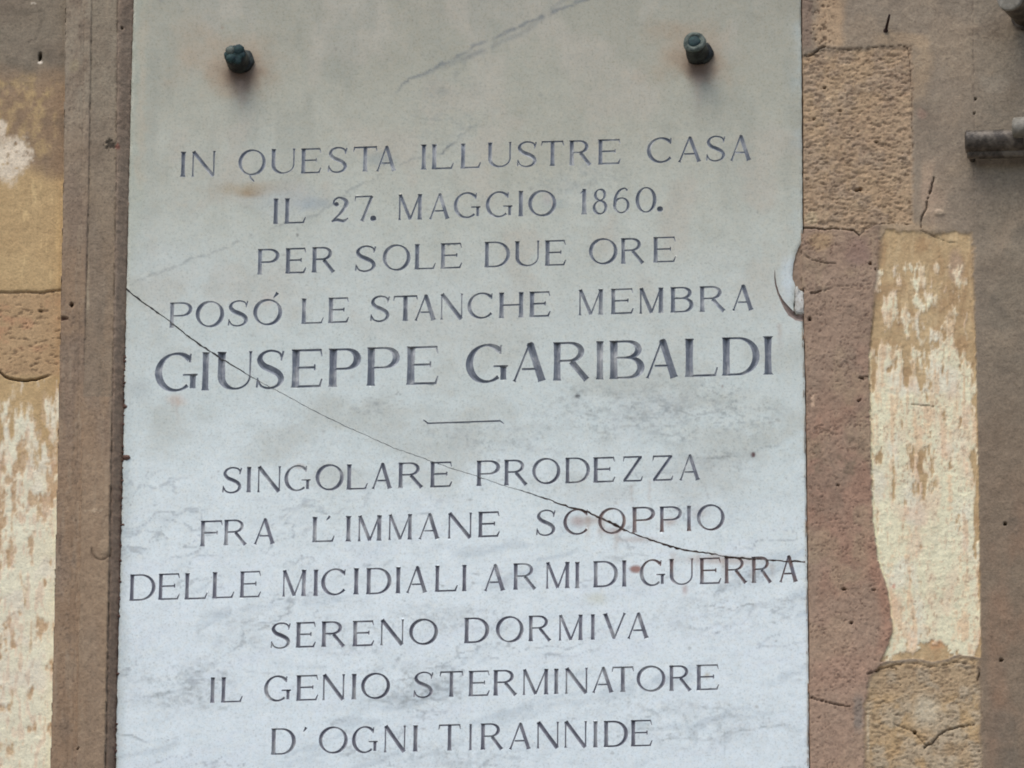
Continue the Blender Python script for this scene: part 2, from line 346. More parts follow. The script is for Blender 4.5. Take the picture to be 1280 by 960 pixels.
    k = ss(.3, .5, nff + nf * .4) * ss(30, 6, np.abs(u - 1024)) * ss(70, 50, v); cr = mix(cr, alb((92, 74, 60)), k * .7); hr -= .002 * k
    k = ss(1017, 1011, u + 2 * nf) * ss(66, 55, v); cr = mix(cr, alb((124, 108, 98)), k * .8)
    k = (ss(18, 1, np.abs(u - 1151 + 12 * nm)) * ss(40, 55, v) * ss(150, 110, v + 20 * nm)); cr = mix(cr, alb((162, 143, 120)), k * .6)
    k = ss(12, 3, np.abs(v - 50 + 5 * nm)) * ss(1085, 1110, u) * ss(1165, 1150, u); cr = mix(cr, alb((160, 141, 119)), k * .7)
    k = ss(10, 3, np.abs(u - 1160 + 5 * nm)) * ss(190, 215, v) * ss(285, 262, v); cr = mix(cr, alb((162, 142, 124)), k * .7)
    k = ss(1, .6, ell(u, v, 1174, 266, 8, 4.5) + .2 * nf); cr = mix(cr, alb((186, 170, 150)), k * .8); hr += .002 * k
    k = ss(1, .6, ell(u, v, 1162, 238, 14, 20) + .4 * nm); cr = mix(cr, alb((160, 140, 126)), k * .5)
    k = ss(1, .3, ell(u, v, 1243, 105, 26, 18) + .4 * nm); cr = mix(cr, alb((143, 136, 126)), k * .5)
    k = ss(1, .3, ell(u, v, 1152, 142, 10, 12) + .4 * nm); cr = mix(cr, alb((146, 120, 108)), k * .6)
    k = ss(1, .2, ell(u, v, 1128, 288, 70, 16) + .35 * nm); cr = mix(cr, alb((160, 141, 118)), k * .85)
    k = ss(1, .2, ell(u, v, 1168, 250, 30, 48) + .5 * nm); cr = mix(cr, alb((152, 135, 120)), k * .7)
    # reddish plaster strip
    red = np.tile(alb((145, 125, 111)), (n, 1))
    red = mix(red, alb((149, 117, 102)), ss(-.1, .5, fbm(u / 40, v / 70, 4, 141) + .3 * ss(440, 520, v) * ss(660, 590, v)) * ss(400, 450, v) * .65)
    red = mix(red, alb((128, 114, 102)), ss(.0, .5, fbm(u / 26, v / 30, 4, 142)) * .45)
    red = mix(red, alb((152, 134, 114)), ss(.0, .4, fbm(u / 30, v / 40, 4, 143)) * .55)
    red = mix(red, alb((158, 134, 119)), ss(720, 800, v) * .5)
    red = mix(red, alb((158, 134, 104)), ss(1, .5, ell(u, v, 1025, 302, 24, 18) + .3 * nm) * .7)
    red = mix(red, alb((134, 112, 106)), ss(1, .3, ell(u, v, 1075, 315, 24, 24) + .3 * nm) * .6)
    red = mix(red, alb((152, 118, 102)), ss(15, 1, np.abs(u - E_KL(v) + 6 + 3 * nm)) * ss(640, 700, v) * ss(835, 800, v) * .7)
    red = mix(red, alb((122, 116, 112)), ss(8, 3, np.abs(u - 1073 + 2 * nf)) * ss(862, 880, v) * ss(922, 905, v) * .8)
    red = mix(red, alb((120, 106, 92)), ss(.1, .4, fbm(u / 14, v / 10, 4, 147)) * ss(610, 590, v) * ss(520, 560, v) * .7)
    red = mix(red, alb((190, 166, 146)), ss(3, 1, np.abs(u - 1016 + nf)) * ss(490, 496, v) * ss(512, 506, v) * .8)
    pit = ss(.42, .6, fbm(u / 2.2, v / 1.7, 2, 66) + .35 * nm); red = mix(red, alb((100, 80, 70)), pit * .6)
    hred = .0008 * nm + .0006 * nf + .0003 * nff - .0010 * pit
    zr = (v > lut(u, [1000, 1030, 1067, 1074, 1095, 1140], [284, 286, 288, 294, 280, 281])) & (u < 1140)
    edge = ss(4, -4, u - np.where((v > 690) & (v < 835), np.maximum(1100, E_KL(v) + 4), 1100) - 5 * nm + 12 * ss(840, 850, v) + 6 * nf) * zr
    cr = mix(cr, red, edge); hr = hr * (1 - edge) + (hred + .002) * edge
    # limewashed pilaster face
    kl, kr = E_KL(v), E_KR(v)
    vt = 291 + 9 * nm; vb = lut(u, [1095, 1110, 1150, 1165, 1185, 1200, 1226], [829, 826, 823, 826, 823, 817, 822]) + 3 * nm
    dk_ = np.minimum(np.minimum(u - kl - 2.2 * nf, kr - u + 1.2 * nf), np.minimum(v - vt, vb - v))
    sf = 0.9 + 5.0 * ss(440, 340, v) * ss(0, 1, .5 + nm); kk = ss(-sf, sf, dk_ + .4 * sf * nf)
    och2 = mix(np.tile(alb((172, 150, 116)), (n, 1)), alb((158, 132, 100)), ss(-.2, .4, nm + .4 * ns) * .8); och2 = mix(och2, alb((186, 166, 132)), ss(.05, .5, fbm(u / 6, v / 20, 4, 161)) * .6)
    och2 = mix(och2, alb((158, 136, 118)), ss(1, .5, ell(u, v, 1196, 335, 14, 26) + .3 * nm) * .8)
    st1 = fbm(u / 4.2, v / 34, 4, 152, .6); st2 = fbm(u / 9, v / 60, 4, 154, .6)
    wl = mix(np.tile(alb((214, 205, 183)), (n, 1)), alb((206, 205, 194)), ss(0, .5, fbm(u / 26, v / 40, 4, 151)) * .7)
    wl = mix(wl, alb((190, 162, 128)), ss(.08, .5, st1 + .3 * nm) * ss(620, 430, v) * .75)
    wl = mix(wl, alb((202, 172, 138)), ss(.05, .5, st2 + .35 * nf) * .6)
    wl = mix(wl, alb((204, 176, 158)), ss(.1, .5, fbm(u / 22, v / 40, 3, 155)) * .35)
    wl = mix(wl, alb((158, 136, 114)), ss(.30, .5, fbm(u / 2.6, v / 4.2, 3, 62) + .2 * nm) * ss(-.4, .3, nb + .2) * .6)
    w = fbm(u / 9, v / 22, 5, 157, .62) * 1.25 + lut(v, [290, 320, 335, 380, 430, 470, 520, 560, 640, 900], [-1.2, -.75, -.1, -.12, -.35, .3, .65, .55, .75, .9])
    w = w + .5 * ss(1, .5, ell(u, v, 1112, 388, 13, 16)) + .5 * ss(12, 4, np.abs(u - 1104)) * ss(425, 440, v) * ss(560, 500, v)
    w = w + .6 * ss(16, 8, np.abs(u - 1182)) * ss(395, 440, v) * ss(520, 470, v) - .55 * ss(1, .4, ell(u, v, 1140, 470, 24, 20) + .3 * nm)
    w = w - .35 * ss(1.2, .2, ell(u, v, 1150, 580, 30, 44) + .6 * nm + .5 * st1) - .7 * ss(9, 3, kr - u + 4 * ns)
    w = w + .9 * ss(2.5, .5, np.abs(kr - 3 - u)) * ss(-.1, .3, ns)
    w = w - 2.0 * ss(1.1, .7, ell(u, v, 1166, 818, 22, 17) + .4 * nf + .3 * nm) - .8 * ss(-2, 8, v - vb + 12 + 2 * nm)
    w = w + .55 * st1
    wm = ss(-.12, .28, w)
    ck = mix(och2, wl, wm)
    ck = mix(ck, alb((190, 146, 108)), ss(1, .3, ell(u, v, 1170, 806, 12, 9) + .5 * nf) * .7)
    ck = mix(ck, alb((190, 140, 124)), ss(.1, .4, fbm(u / 6, v / 12, 3, 159)) * ss(1, .6, ell(u, v, 1117, 755, 9, 34)) * .9)
    hk = -.002 + .0009 * wm + .0004 * nf + .0003 * nff + .0005 * st1
    cr = mix(cr, ck, kk); hr = hr * (1 - kk) + hk * kk
    rim = ss(1.6, .3, np.abs(u - kl - 1.4 - 2.2 * nf)) * (v > 440) * (v < 825); cr = mix(cr, alb((224, 206, 170)), rim * .6)
    # rough stones
    for a in (0, 1):
        if a == 0:
            d = 2.2 * nm + 1.2 * nff + np.minimum(np.minimum(1140 + 1.5 * nf - u + (v - 150) * .01, v - lut(u, [1000, 1030, 1130], [70, 63, 58]) - 1.5 * nf),
                           lut(u, [1000, 1067, 1074, 1095, 1140], [284, 287, 292, 279, 280]) - v + 1.2 * nf)
            s0, s1, s2, s3 = alb((156, 135, 113)), alb((161, 139, 114)), alb((148, 131, 115)), alb((106, 88, 72))
        else:
            d = 3 * nm + 1.2 * nff + np.minimum(np.minimum(u - lut(v, [830, 845, 880, 1100], [1104, 1087, 1081, 1080]) + 2 * nf, 1225 + 1.5 * nf + (v - 900) * .02 - u),
                           v - vb - 3)
            s0, s1, s2, s3 = alb((160, 140, 114)), alb((168, 144, 110)), alb((166, 156, 140)), alb((112, 94, 76))
        k = ss(-3, 3.5, d)
        jd = ss(2.0, .3, np.abs(d + .8 * nf)) * ss(-.15, .4, nf + .6 * nm); hr -= .0010 * jd; cr = mix(cr, alb((98, 82, 68)), jd * .4)
        cs = mix(np.tile(s0, (n, 1)), s1, ss(-.2, .4, nb)); cs = mix(cs, s2, ss(-.1, .4, nm + .2 * nb) * .7)
        if a == 0:
            cs = mix(cs, alb((176, 160, 134)), ss(1, .5, ell(u, v, 1014, 272, 11, 10) + .2 * nf) * .8)
        else:
            cs = mix(cs, alb((178, 172, 158)), ss(1, .2, ell(u, v, 1158, 890, 26, 30) + .35 * nm) * .75)
            cs = mix(cs, alb((176, 150, 114)), ss(14, 4, v - vb) * .7)
            cs = mix(cs, alb((184, 172, 152)), ss(2.5, .8, np.abs(u - 1085 + nf)) * ss(880, 895, v) * ss(950, 935, v) * .7)
        pt = ss(.12, .45, nh + .35 * nff)
        if a: pt = pt * (1 - .7 * ss(1.1, .5, ell(u, v, 1158, 890, 30, 30)))
        pt2 = ss(.32, .55, fbm(u / 3.0, v / 1.5, 3, 67) + .15 * nm); pt = np.clip(pt + .0 * pt2, 0, 1); cs = mix(cs, s3 * .8, pt2 * .6)
        cs = mix(cs, s3, pt * .38); cs = mix(cs, alb((188, 168, 138)), ss(.3, .55, -nh) * .35)
        hs = -.0012 * pt2 - .0015 + .0011 * nf + .0009 * nff - .0017 * pt + .001 * nm
        if a: hs = hs * .75
        cr = mix(cr, cs, k); hr = hr * (1 - k) + hs * k
    ra = (u > 1000) & (u < 1141) & (v > lut(u, [1000, 1030, 1130], [70, 63, 58])) & ~zr
    rb = (v > vb) & (u > lut(v, [830, 845, 880, 1100], [1104, 1087, 1081, 1080])) & (u < 1225)
    regR = np.where(ra, 7, np.where(dk_ > 0, 8, np.where(rb, 9, np.where(zr & (u < 1118), 10, np.where((u > 1219), 12, 11)))))
    for pts, wd, s in RIGHT_CRACKS:
        bb = (u > min(p[0] for p in pts) - 8) & (u < max(p[0] for p in pts) + 8) & (v > min(p[1] for p in pts) - 8) & (v < max(p[1] for p in pts) + 8)
        if not bb.any(): continue
        d, ar = dseg(u[bb] + 1.2 * nf[bb], v[bb] + 1.2 * nf[bb], pts)
        k = np.zeros(n); k[bb] = ss(wd * (1.1 - .5 * ar) * (1 + .5 * nf[bb]), .3, d) * s * ss(-.75, -.1, nm[bb] + nff[bb])
        hr -= .005 * k; cr = mix(cr, alb((44, 32, 27)), k * .9)
    c = np.where(left[:, None], cL, cr); h = np.where(left, hL, hr); reg = np.where(left, regL, regR)
    for a, b_, ra_, rb_, dp, dk2 in HOLES:
        k = ss(1.15, .5, ell(u, v, a, b_, ra_ * .9, rb_ * .9) + .45 * nff + .2 * nf)
        h = h - dp * k; c = mix(c, alb((26, 20, 17)), k * dk2)
    k = ss(1, .5, ell(u, v, 50, 78, 4, 2.5)); c = mix(c, alb((196, 190, 182)), k)
    # bed of the plaque: the wall is cut back behind the slab
    behind = ss(.2, 1.0, u - pl - 1) * ss(-.2, -1.0, u - E_PR(v) + 1.2 + .8 * nf) * ss(-52, -50, v) * ss(1082, 1080, v)
    notch = (u > 980) & (v > 292) & (v < 362)
    h = np.where(notch & (behind > 0.05), -.0035 + .001 * nf, h - .05 * behind * (~notch))
    c = np.where((notch & (behind > .3))[:, None], np.tile(alb((136, 120, 108)), (n, 1)) * (1 + .2 * nf[:, None]), c)
    lg = ss(2.0, .4, np.abs(u - pl - .2)) * ss(-.4, .2, fbm(u / 5, v / 16, 3, 173) + .1) * (v > -50) * (v < 1080); h -= .003 * lg; c = mix(c, alb((84, 68, 60)), lg * .7)
    gap = ss(1.5, .5, np.abs(u - E_PR(v) - .3)) * ss(-.6, .1, fbm(u / 6, v / 22, 3, 171) + .25) * (v > -50) * (v < 1080) * ~notch
    h -= .008 * gap; c = mix(c, alb((70, 56, 50)), gap * .8)
    # left edge crumbs over the slab
    far = ss(0, 400, np.maximum(np.maximum(-80 - u, u - 1400), np.maximum(-80 - v, v - 1050)))
    h = h * (1 - .8 * far)
    c = c * np.array([1.13, 1.10, 1.06])
    lum = (c @ np.array([.3, .55, .15]))[:, None]; ochre = ss(.30, .55, (c[:, 0] - c[:, 2]) / (c[:, 0] + .001))[:, None]
    c = c * (1 - .09 * ochre) + lum * np.array([1.06, 1.0, .93]) * .09 * ochre; c = c * np.array([1.05, 1.02, .97])
    return h, np.clip(c, .004, .86), reg

def axis(lo, a, b_, hi, step, mid=None):
    out = []
    x = a; g_ = step * 3
    L = []
    while x > lo: x -= g_; g_ *= 1.25; L.append(x)
    out = L[::-1]
    if mid is None: out += list(np.arange(a, b_, step))
    else: out += list(np.arange(a, mid[0], step)) + list(np.arange(mid[0], mid[1], 25)) + list(np.arange(mid[1], b_, step))
    x = b_; g_ = step * 3
    while x < hi: out.append(x); x += g_; g_ *= 1.25
    out.append(hi)
    return np.array(out)
us = axis(-2600, -50, 1335, 3900, 1.3, (178, 981))
vs = axis(-2600, -50, 1010, 5900, 1.3)
UU, VV = np.meshgrid(us, vs); nu, nv = len(us), len(vs)
jit = (vnoise(UU * 3.1, VV * 3.3, 3) - .5) * .5
hh, cc, rr = field(UU.ravel(), VV.ravel())
X, _, Z = W(UU.ravel(), VV.ravel())
Z = np.maximum(Z, -0.05)
VERT = np.stack([X, -hh, Z], 1)
idx = np.arange(nu * nv).reshape(nv, nu)
F = np.stack([idx[1:, :-1], idx[1:, 1:], idx[:-1, 1:], idx[:-1, :-1]], -1).reshape(-1, 4)
FR = rr[F[:, 0]]
wall = thing('house_wall', 'weathered house wall of peeling ochre and grey plaster with exposed stone round the marble plaque', 'wall', (0, 0, 0))
PARTS = {0: ('stone_block', M_stucco, 'smooth grey stone block with a small drilled hole'),
         1: ('stone_block', M_stucco, 'ochre stone block with a patch of flaking whitewash'),
         2: ('stone_block', M_stucco, 'plain tan stone block between a joint and a crack'),
         3: ('stone_block', M_lime, 'stone face with flaking cream limewash'),
         4: ('moulding_strip', M_stucco, 'outer flat strip of the grey brown moulding'),
         5: ('moulding_strip', M_stucco, 'inner flat strip of the grey brown moulding'),
         6: ('mortar_fillet', M_stucco, 'dark crumbling mortar edge beside the plaque'),
         7: ('rough_stone', M_stone, 'rough pitted tan sandstone block'),
         8: ('limewash_panel', M_lime, 'peeling cream limewash over ochre'),
         9: ('rough_stone', M_stone, 'rough stone with a forked crack under the limewash'),
         10: ('plaster_strip', M_stucco, 'reddish brown plaster strip beside the plaque'),
         11: ('plaster_panel', M_stucco, 'smooth grey brown plaster'),
         12: ('render_band', M_stucco, 'dark grey brown render band')}
for rid, (nm_, mt_, lb_) in PARTS.items():
    f = F[FR == rid]
    if not len(f): continue
    ids, inv = np.unique(f, return_inverse=True)
    mesh_obj(nm_, VERT[ids], inv.reshape(-1, 4), mt_, wall, cc[ids], True, lb_)
v_, f_ = box(VERT[:, 0].min(), VERT[:, 0].max(), 0.075, 0.5, 0.0, VERT[:, 2].max())
mesh_obj('wall_core', v_, f_, M_stone, wall, np.tile(alb((140, 122, 104)), (8, 1)))

# ------------------------------------------------------------------ glyphs of the inscription
# a stroke = list of (x, y, half width); x to the right, y up from the baseline, in plan units
def seg(x0, y0, x1, y1, w0, w1=None):
    w1 = w0 if w1 is None else w1
    return [(x0 + (x1 - x0) * t, y0 + (y1 - y0) * t, (w0 + (w1 - w0) * t) / 2) for t in (0, .5, 1)]
def stem(x, y0, y1, w, b=1.4, t=1.4):
    h = w / 2; q = min(3.0, abs(y1 - y0) * .12) * (1 if y1 > y0 else -1)
    return [(x, y0, h + b), (x, y0 + q * .35, h + b * .55), (x, y0 + q, h + b * .12), (x, (y0 + y1) / 2, h * .93),
            (x, y1 - q, h + t * .12), (x, y1 - q * .35, h + t * .55), (x, y1, h + t)]
def diag(x0, y0, x1, y1, w, a=0, b=0):
    h = w / 2; L = math.hypot(x1 - x0, y1 - y0); q = 2.4 / L
    f = lambda t, hw: (x0 + (x1 - x0) * t, y0 + (y1 - y0) * t, hw)
    return [f(0, h + a), f(q * .4, h + a * .5), f(q, h), f(.5, h * .95), f(1 - q, h), f(1 - q * .4, h + b * .5), f(1, h + b)]
def arc(cx, cy, rx, ry, a0, a1, thin, thick, n=18, tilt=0, p=1.6):
    o = []
    for k in range(n + 1):
        a = math.radians(a0 + (a1 - a0) * k / n)
        w = thin + (thick - thin) * abs(math.cos(a - math.radians(tilt))) ** p
        o.append((cx + rx * math.cos(a), cy + ry * math.sin(a), w / 2))
    return o
def spline(pts, n=5):
    o = []; Q = [pts[0]] + list(pts) + [pts[-1]]
    for i in range(1, len(Q) - 2):
        for k in range(n):
            t = k / n
            o.append(tuple(.5 * ((2 * Q[i][j]) + (-Q[i-1][j] + Q[i+1][j]) * t + (2*Q[i-1][j] - 5*Q[i][j] + 4*Q[i+1][j] - Q[i+2][j]) * t*t
                     + (-Q[i-1][j] + 3*Q[i][j] - 3*Q[i+1][j] + Q[i+2][j]) * t**3) for j in range(3)))
    o.append(pts[-1]); return o
def dot(cx, cy, r): return [(cx - r, cy, r * .3), (cx - r * .7, cy, r * .75), (cx, cy, r), (cx + r * .7, cy, r * .75), (cx + r, cy, r * .3)]
def ring(cx, cy, rx, ry, t, T, tilt=-18):
    return [arc(cx, cy, rx, ry, -94, 94, t, T, 20, tilt), arc(cx, cy, rx, ry, 86, 274, t, T, 20, tilt)]
def glyph(ch, Wd, H, T, t):
    e = .9 if T < 7 else 1.3
    sl = e + T / 2                       # stem centre from the left edge
    tt = t / 2
    if ch == 'I': return [stem(Wd / 2, 0, H, T, (Wd - T) / 2, (Wd - T) / 2)]
    if ch in 'EF':
        o = [stem(sl, 0, H, T, e, e), seg(sl, H - tt, Wd - 1.6, H - tt, t), seg(sl, H * .52, Wd * .76, H * .52, t),
             seg(Wd - 2.6, H, Wd - .6, H * .80, t * .9, t * .5), seg(Wd * .76, H * .60, Wd * .76, H * .44, t * .8)]
        if ch == 'E': o += [seg(sl, tt, Wd - 1.6, tt, t), seg(Wd - 2.8, tt, Wd - .1, H * .22, t * 1.1, t * .6)]
        return o
    if ch == 'L': return [stem(sl, 0, H, T, e, e), seg(sl, tt, Wd - 1.6, tt, t), seg(Wd - 2.8, tt, Wd - .1, H * .24, t * 1.1, t * .6)]
    if ch == 'T': return [stem(Wd / 2, 0, H, T, e, 0), seg(1.2, H - tt, Wd - 1.2, H - tt, t), seg(1.8, H, .4, H * .80, t * .9, t * .5), seg(Wd - 1.8, H, Wd - .4, H * .80, t * .9, t * .5)]
    if ch == 'H': return [stem(sl, 0, H, T, e, e), stem(Wd - sl, 0, H, T, e, e), seg(sl, H * .5, Wd - sl, H * .5, t)]
    if ch == 'N': return [stem(e + .9, 0, H, t * .9, e * 1.1, e * .6), diag(e + 1, H, Wd - e - 1.3, 0, T, .3, 0), stem(Wd - e - .9, H * .02, H, t * .9, 0, e * 1.1)]
    if ch == 'M': return [stem(e + .9, 0, H, t * .95, e * 1.1, .6), diag(e + 1.2, H, Wd * .5, H * .02, T * .86, .3, 0), diag(Wd * .5, H * .02, Wd - sl, H, t, 0, .3), stem(Wd - sl, 0, H, T, e, e * .8)]
    if ch == 'A': return [diag(1.6, 0, Wd * .5, H, t, 1.2, 0), diag(Wd - T * .5 - .6, 0, Wd * .49, H * 1.01, T, .9, -T * .22), seg(Wd * .26, H * .32, Wd * .74, H * .32, t)]
    if ch == 'V': return [diag(T * .5 + .6, H, Wd * .51, 0, T, .9, -T * .22), diag(Wd - 1.6, H, Wd * .5, 0, t, 1.2, 0)]
    if ch == 'Z': return [seg(1.8, H - tt, Wd - 1, H - tt, t), seg(2, H, .9, H * .8, t * .9, t * .5), diag(Wd - 2.2, H - tt, 2.2, tt, T * .85), seg(1, tt, Wd - 1.8, tt, t), seg(Wd - 2, tt, Wd - .2, H * .2, t, t * .5)]
    if ch == 'U':
        r = (Wd - sl - e - .9) / 2; cx = sl + r
        return [stem(sl, H * .34, H, T, 0, e), arc(cx, H * .36, r, H * .36 - tt, 180, 360, t, T, 18, 0, 1.3)[:10] + arc(cx, H * .36, r, H * .36 - tt, 180, 360, t, t, 18)[10:], stem(Wd - e - .9, H * .34, H, t, 0, e * 1.1)]
    if ch == 'O': return ring(Wd / 2, H / 2, Wd / 2 - T * .45, H / 2 - tt + .4, t, T)
    if ch == 'Q': return ring(Wd / 2, H / 2, Wd / 2 - T * .45, H / 2 - tt + .4, t, T) + [spline([(Wd * .44, .5, 1.0), (Wd * .46, -3.5, 1.3), (Wd * .53, -6, 1.3), (Wd * .60, -8.6, .6)])]
    if ch in 'CG':
        o = [arc(Wd * .5, H / 2, Wd * .5 - T * .45, H / 2 - tt + .4, 42, 322 if ch == 'C' else 312, t, T, 26, 12, 1.6),
             seg(Wd * .5 + (Wd * .5 - T * .45) * math.cos(.7), H * .74, Wd * .5 + (Wd * .5 - T * .45) * math.cos(.66) + .4, H * .97, t, t * .6)]
        if ch == 'G': o += [stem(Wd - T * .5 - .5, H * .06, H * .42, T * .8, 0, e * 1.4), seg(Wd * .66, H * .42, Wd + .8, H * .42, t * .8)]
        return o
    if ch == 'D':
        cx = Wd * .42
        return [stem(sl, 0, H, T, e, e), seg(sl, H - tt, cx, H - tt, t), seg(sl, tt, cx, tt, t), arc(cx, H / 2, Wd - cx - T * .45, H / 2 - tt, -92, 92, t, T, 20)]
    def bowl(y0, y1, wd, TT):
        ry = (y1 - y0) / 2 - tt; cx = wd * .52
        return [seg(sl, y1 - tt, cx, y1 - tt, t), seg(sl, y0 + tt, cx, y0 + tt, t), arc(cx, (y0 + y1) / 2, wd - cx - TT * .45, ry, -92, 92, t, TT, 16)]
    if ch == 'P': return [stem(sl, 0, H, T, e, e)] + bowl(H * .44, H, Wd, T)
    if ch == 'B': return [stem(sl, 0, H, T, e, e)] + bowl(H * .52, H, Wd * .92, T * .9) + bowl(0, H * .52 + t, Wd, T)
    if ch == 'R': return [stem(sl, 0, H, T, e, e)] + bowl(H * .48, H, Wd * .84, T * .9) + [diag(Wd * .50, H * .49, Wd - T * .45, 0, T * .9, 0, .7)]
    if ch == 'S':
        a, b_ = t / 2, T / 2
        return [spline([(Wd * .88, H * .80, a), (Wd * .78, H * .93, a), (Wd * .5, H * .985, a), (Wd * .24, H * .92, a * 1.3), (Wd * .13, H * .76, b_ * .9), (Wd * .26, H * .60, b_), (Wd * .52, H * .50, b_ * 1.05),
                        (Wd * .78, H * .38, b_), (Wd * .87, H * .22, b_ * .9), (Wd * .74, H * .07, a * 1.3), (Wd * .46, H * .01, a), (Wd * .20, H * .07, a), (Wd * .08, H * .22, a)], 3),
                seg(Wd * .86, H * .72, Wd * .93, H * .97, t * .7, t * .9), seg(Wd * .05, H * .03, Wd * .07, H * .29, t * .9, t * .7)]
    if ch == '2': return [spline([(Wd * .16, H * .70, 1.2), (Wd * .18, H * .86, 1.3), (Wd * .45, H * .97, 1.3), (Wd * .80, H * .84, T * .5), (Wd * .80, H * .64, T * .5), (Wd * .50, H * .34, 1.6), (Wd * .12, H * .07, 1.2)], 4),
                          dot(Wd * .30, H * .71, 3.0), spline([(Wd * .05, H * .04, 1.1), (Wd * .35, H * .10, 1.9), (Wd * .70, H * .05, 2.0), (Wd * .95, H * .16, .9)], 4)]
    if ch == '7': return [seg(1, H - 1.2, Wd - 1, H - 1.2, 2.2), seg(1.6, H, .6, H * .78, 1.8, 1), diag(Wd - 1.4, H - 1, Wd * .42, 0, T * .75, .5, 1.6)]
    if ch == '1': return [stem(Wd * .62, 0, H, T, 1.6, 0), seg(Wd * .62, H - 1, Wd * .12, H * .82, 2.4, 1.2)]
    if ch == '8': return ring(Wd / 2, H * .76, Wd * .37 - 1, H * .23 - .6, 1.7, T * .8, 20) + ring(Wd / 2, H * .27, Wd * .5 - 2, H * .27 - .6, 1.8, T * .85, 20)
    if ch == '6': return ring(Wd / 2, H * .31, Wd * .5 - 2, H * .31 - .8, 1.8, T * .8, 0) + [spline([(Wd * .86, H * .88, 1.3), (Wd * .66, H * .97, 1.0), (Wd * .34, H * .86, 1.6), (Wd * .14, H * .58, T * .42), (Wd * .11, H * .32, T * .42)], 4)]
    if ch == '0': return ring(Wd / 2, H / 2, Wd / 2 - T * .42, H / 2 - .8, 1.8, T, 0)
    if ch == '.': return [dot(Wd / 2, 3.6, 3.8)]
    if ch == "'": return [[(Wd * .78, H + .5, 1.7), (Wd * .5, H - 2.5, 1.2), (Wd * .15, H - 5, .5)]]
    if ch == '^': return [[(Wd * .8, H + 8.5, 2.3), (Wd * .5, H + 5.5, 1.6), (Wd * .1, H + 2, .6)]]
# each line: baseline points, cap height, thick, thin, letters with their left and right edge
LINES = [
 ((228, 221.4, 938, 200.2), 31.5, 4.6, 2.1, "I 224.5 232.5 N 239 269 Q 297.5 332 U 338 369 E 375.5 401.5 S 409 435 T 441 471.5 A 470 495.5 I 525 534 L 539 567 L 575 601 U 609 639.5 S 645.5 672 T 676 705 R 711 740 E 747 776 C 808.5 844 A 847.5 877 S 882 908 A 912.5 939.5", 0),
 ((345, 280.2, 810, 265.8), 32, 4.6, 2.1, "I 341 347.8 L 355 382 2 413 436.5 7 442.5 466 . 462.5 470.5 M 497.5 528 A 536 562.5 G 567 600 G 607 640 I 647.5 654.3 O 660 695.5 1 724 734 8 740.5 759.5 6 766 787.5 0 794.5 820.5 . 821 829", 0),
 ((330, 343, 830, 328), 32, 4.8, 2.1, "P 321 349 E 356 382.5 R 389 419.5 S 443 471 O 478 513 L 517.5 544.5 E 550 577.5 D 605 637.5 U 643 674.5 E 680.5 707.5 O 736 772 R 775.5 806 E 816 845", 0),
 ((216, 410.2, 930, 388), 32, 4.9, 2.1, "P 211 240 O 244 280 S 284 311 O 316 352.5 ^ 340 348 L 376 404.5 E 409.5 436 S 462 488 T 491 522 A 518 545.5 N 550 579 C 584 620 H 623 655 E 661 688 M 723 754.5 E 763 792 M 799 830 B 837.5 867 R 874 907.5 A 915 942.5", 0),
 ((256, 488.2, 960, 468.6), 48, 8.4, 2.7, "G 193 246 I 251 261.5 U 270 314.5 S 319 356 E 363 402.5 P 409.5 450.5 P 457.5 499 E 507 547.5 G 582 634.5 A 641 683 R 690.5 737.5 I 744.5 755 B 761 805.5 A 807.5 848 L 855.5 897 D 902 949.5 I 953 967.5", 0),
 ((290, 616.2, 862, 600), 32, 4.6, 2.1, "S 277 303 I 307.5 314 N 321 351 G 355 387.5 O 394 429.5 L 432.5 459.5 A 464.5 490.5 R 497 529.5 E 537 565 P 595 625 R 629.5 660 O 665 700.5 D 706 737.5 E 741 769 Z 778 803.5 Z 815 841.5 A 849 875.5", 1),
 ((255, 682.6, 890, 663), 32, 4.6, 2.1, "F 249.5 278 R 279 309 A 317 344 L 389.5 418 ' 406 413.5 I 431 439.5 M 447 477.5 M 485 515.5 A 523 550 N 559.5 590 E 597 624.5 S 669.5 695.5 C 704 739 O 747.5 782.5 P 789.5 819 P 824 852.5 I 858 864.5 O 871 906", 1),
 ((170, 751.2, 985, 727.5), 33, 4.6, 2.1, "D 161 194 E 197 224.5 L 230 259 L 264.5 292.5 E 299 326 M 352.5 383 I 391 397.8 C 401 436 I 441 449 D 457 489 I 494 501 A 507.5 534.5 L 543 572 I 577 583.5 A 605 632 R 641 671 M 682 712.5 I 718 725 D 741 772.5 I 777 783.5 G 799.5 831 U 836 867 E 874 901.5 R 905 934.5 R 939 965.5 A 974 998", 1),
 ((350, 810.6, 800, 798), 32, 4.6, 2.1, "S 337.5 364 E 369 394.5 R 401 432 E 440 467.5 N 475 505 O 511 547.5 D 579.5 611.5 O 619.5 654.5 R 660 689.5 M 698 729 I 738 744 V 753 782.5 A 784 811.5", 1),
 ((265, 879, 885, 862.5), 32, 4.6, 2.1, "I 262 268.5 L 275.5 303 G 329.5 363 E 369.5 397.5 N 402.5 431 I 438.5 446 O 451 487.5 S 516 542.5 T 549 579 E 585 612 R 616 647 M 653 686 I 692 698.5 N 706 735 A 740 767.5 T 764.5 792.5 O 795.5 832 R 836 865 E 870 899", 1),
 ((340, 943.6, 812, 932.6), 33, 4.6, 2.1, "D 338 369.5 ' 377.5 383.5 O 398 434.5 G 439.5 471.5 N 479.5 507.5 I 515.5 522.5 T 547.5 576 I 586 590 R 600 629.5 A 636 664 N 670.5 699 N 705 734 I 741 747.5 D 754 785 E 788 815.5", 1)]
strokes = []      # (owner, [(u, v, hw)])
owner_char = []
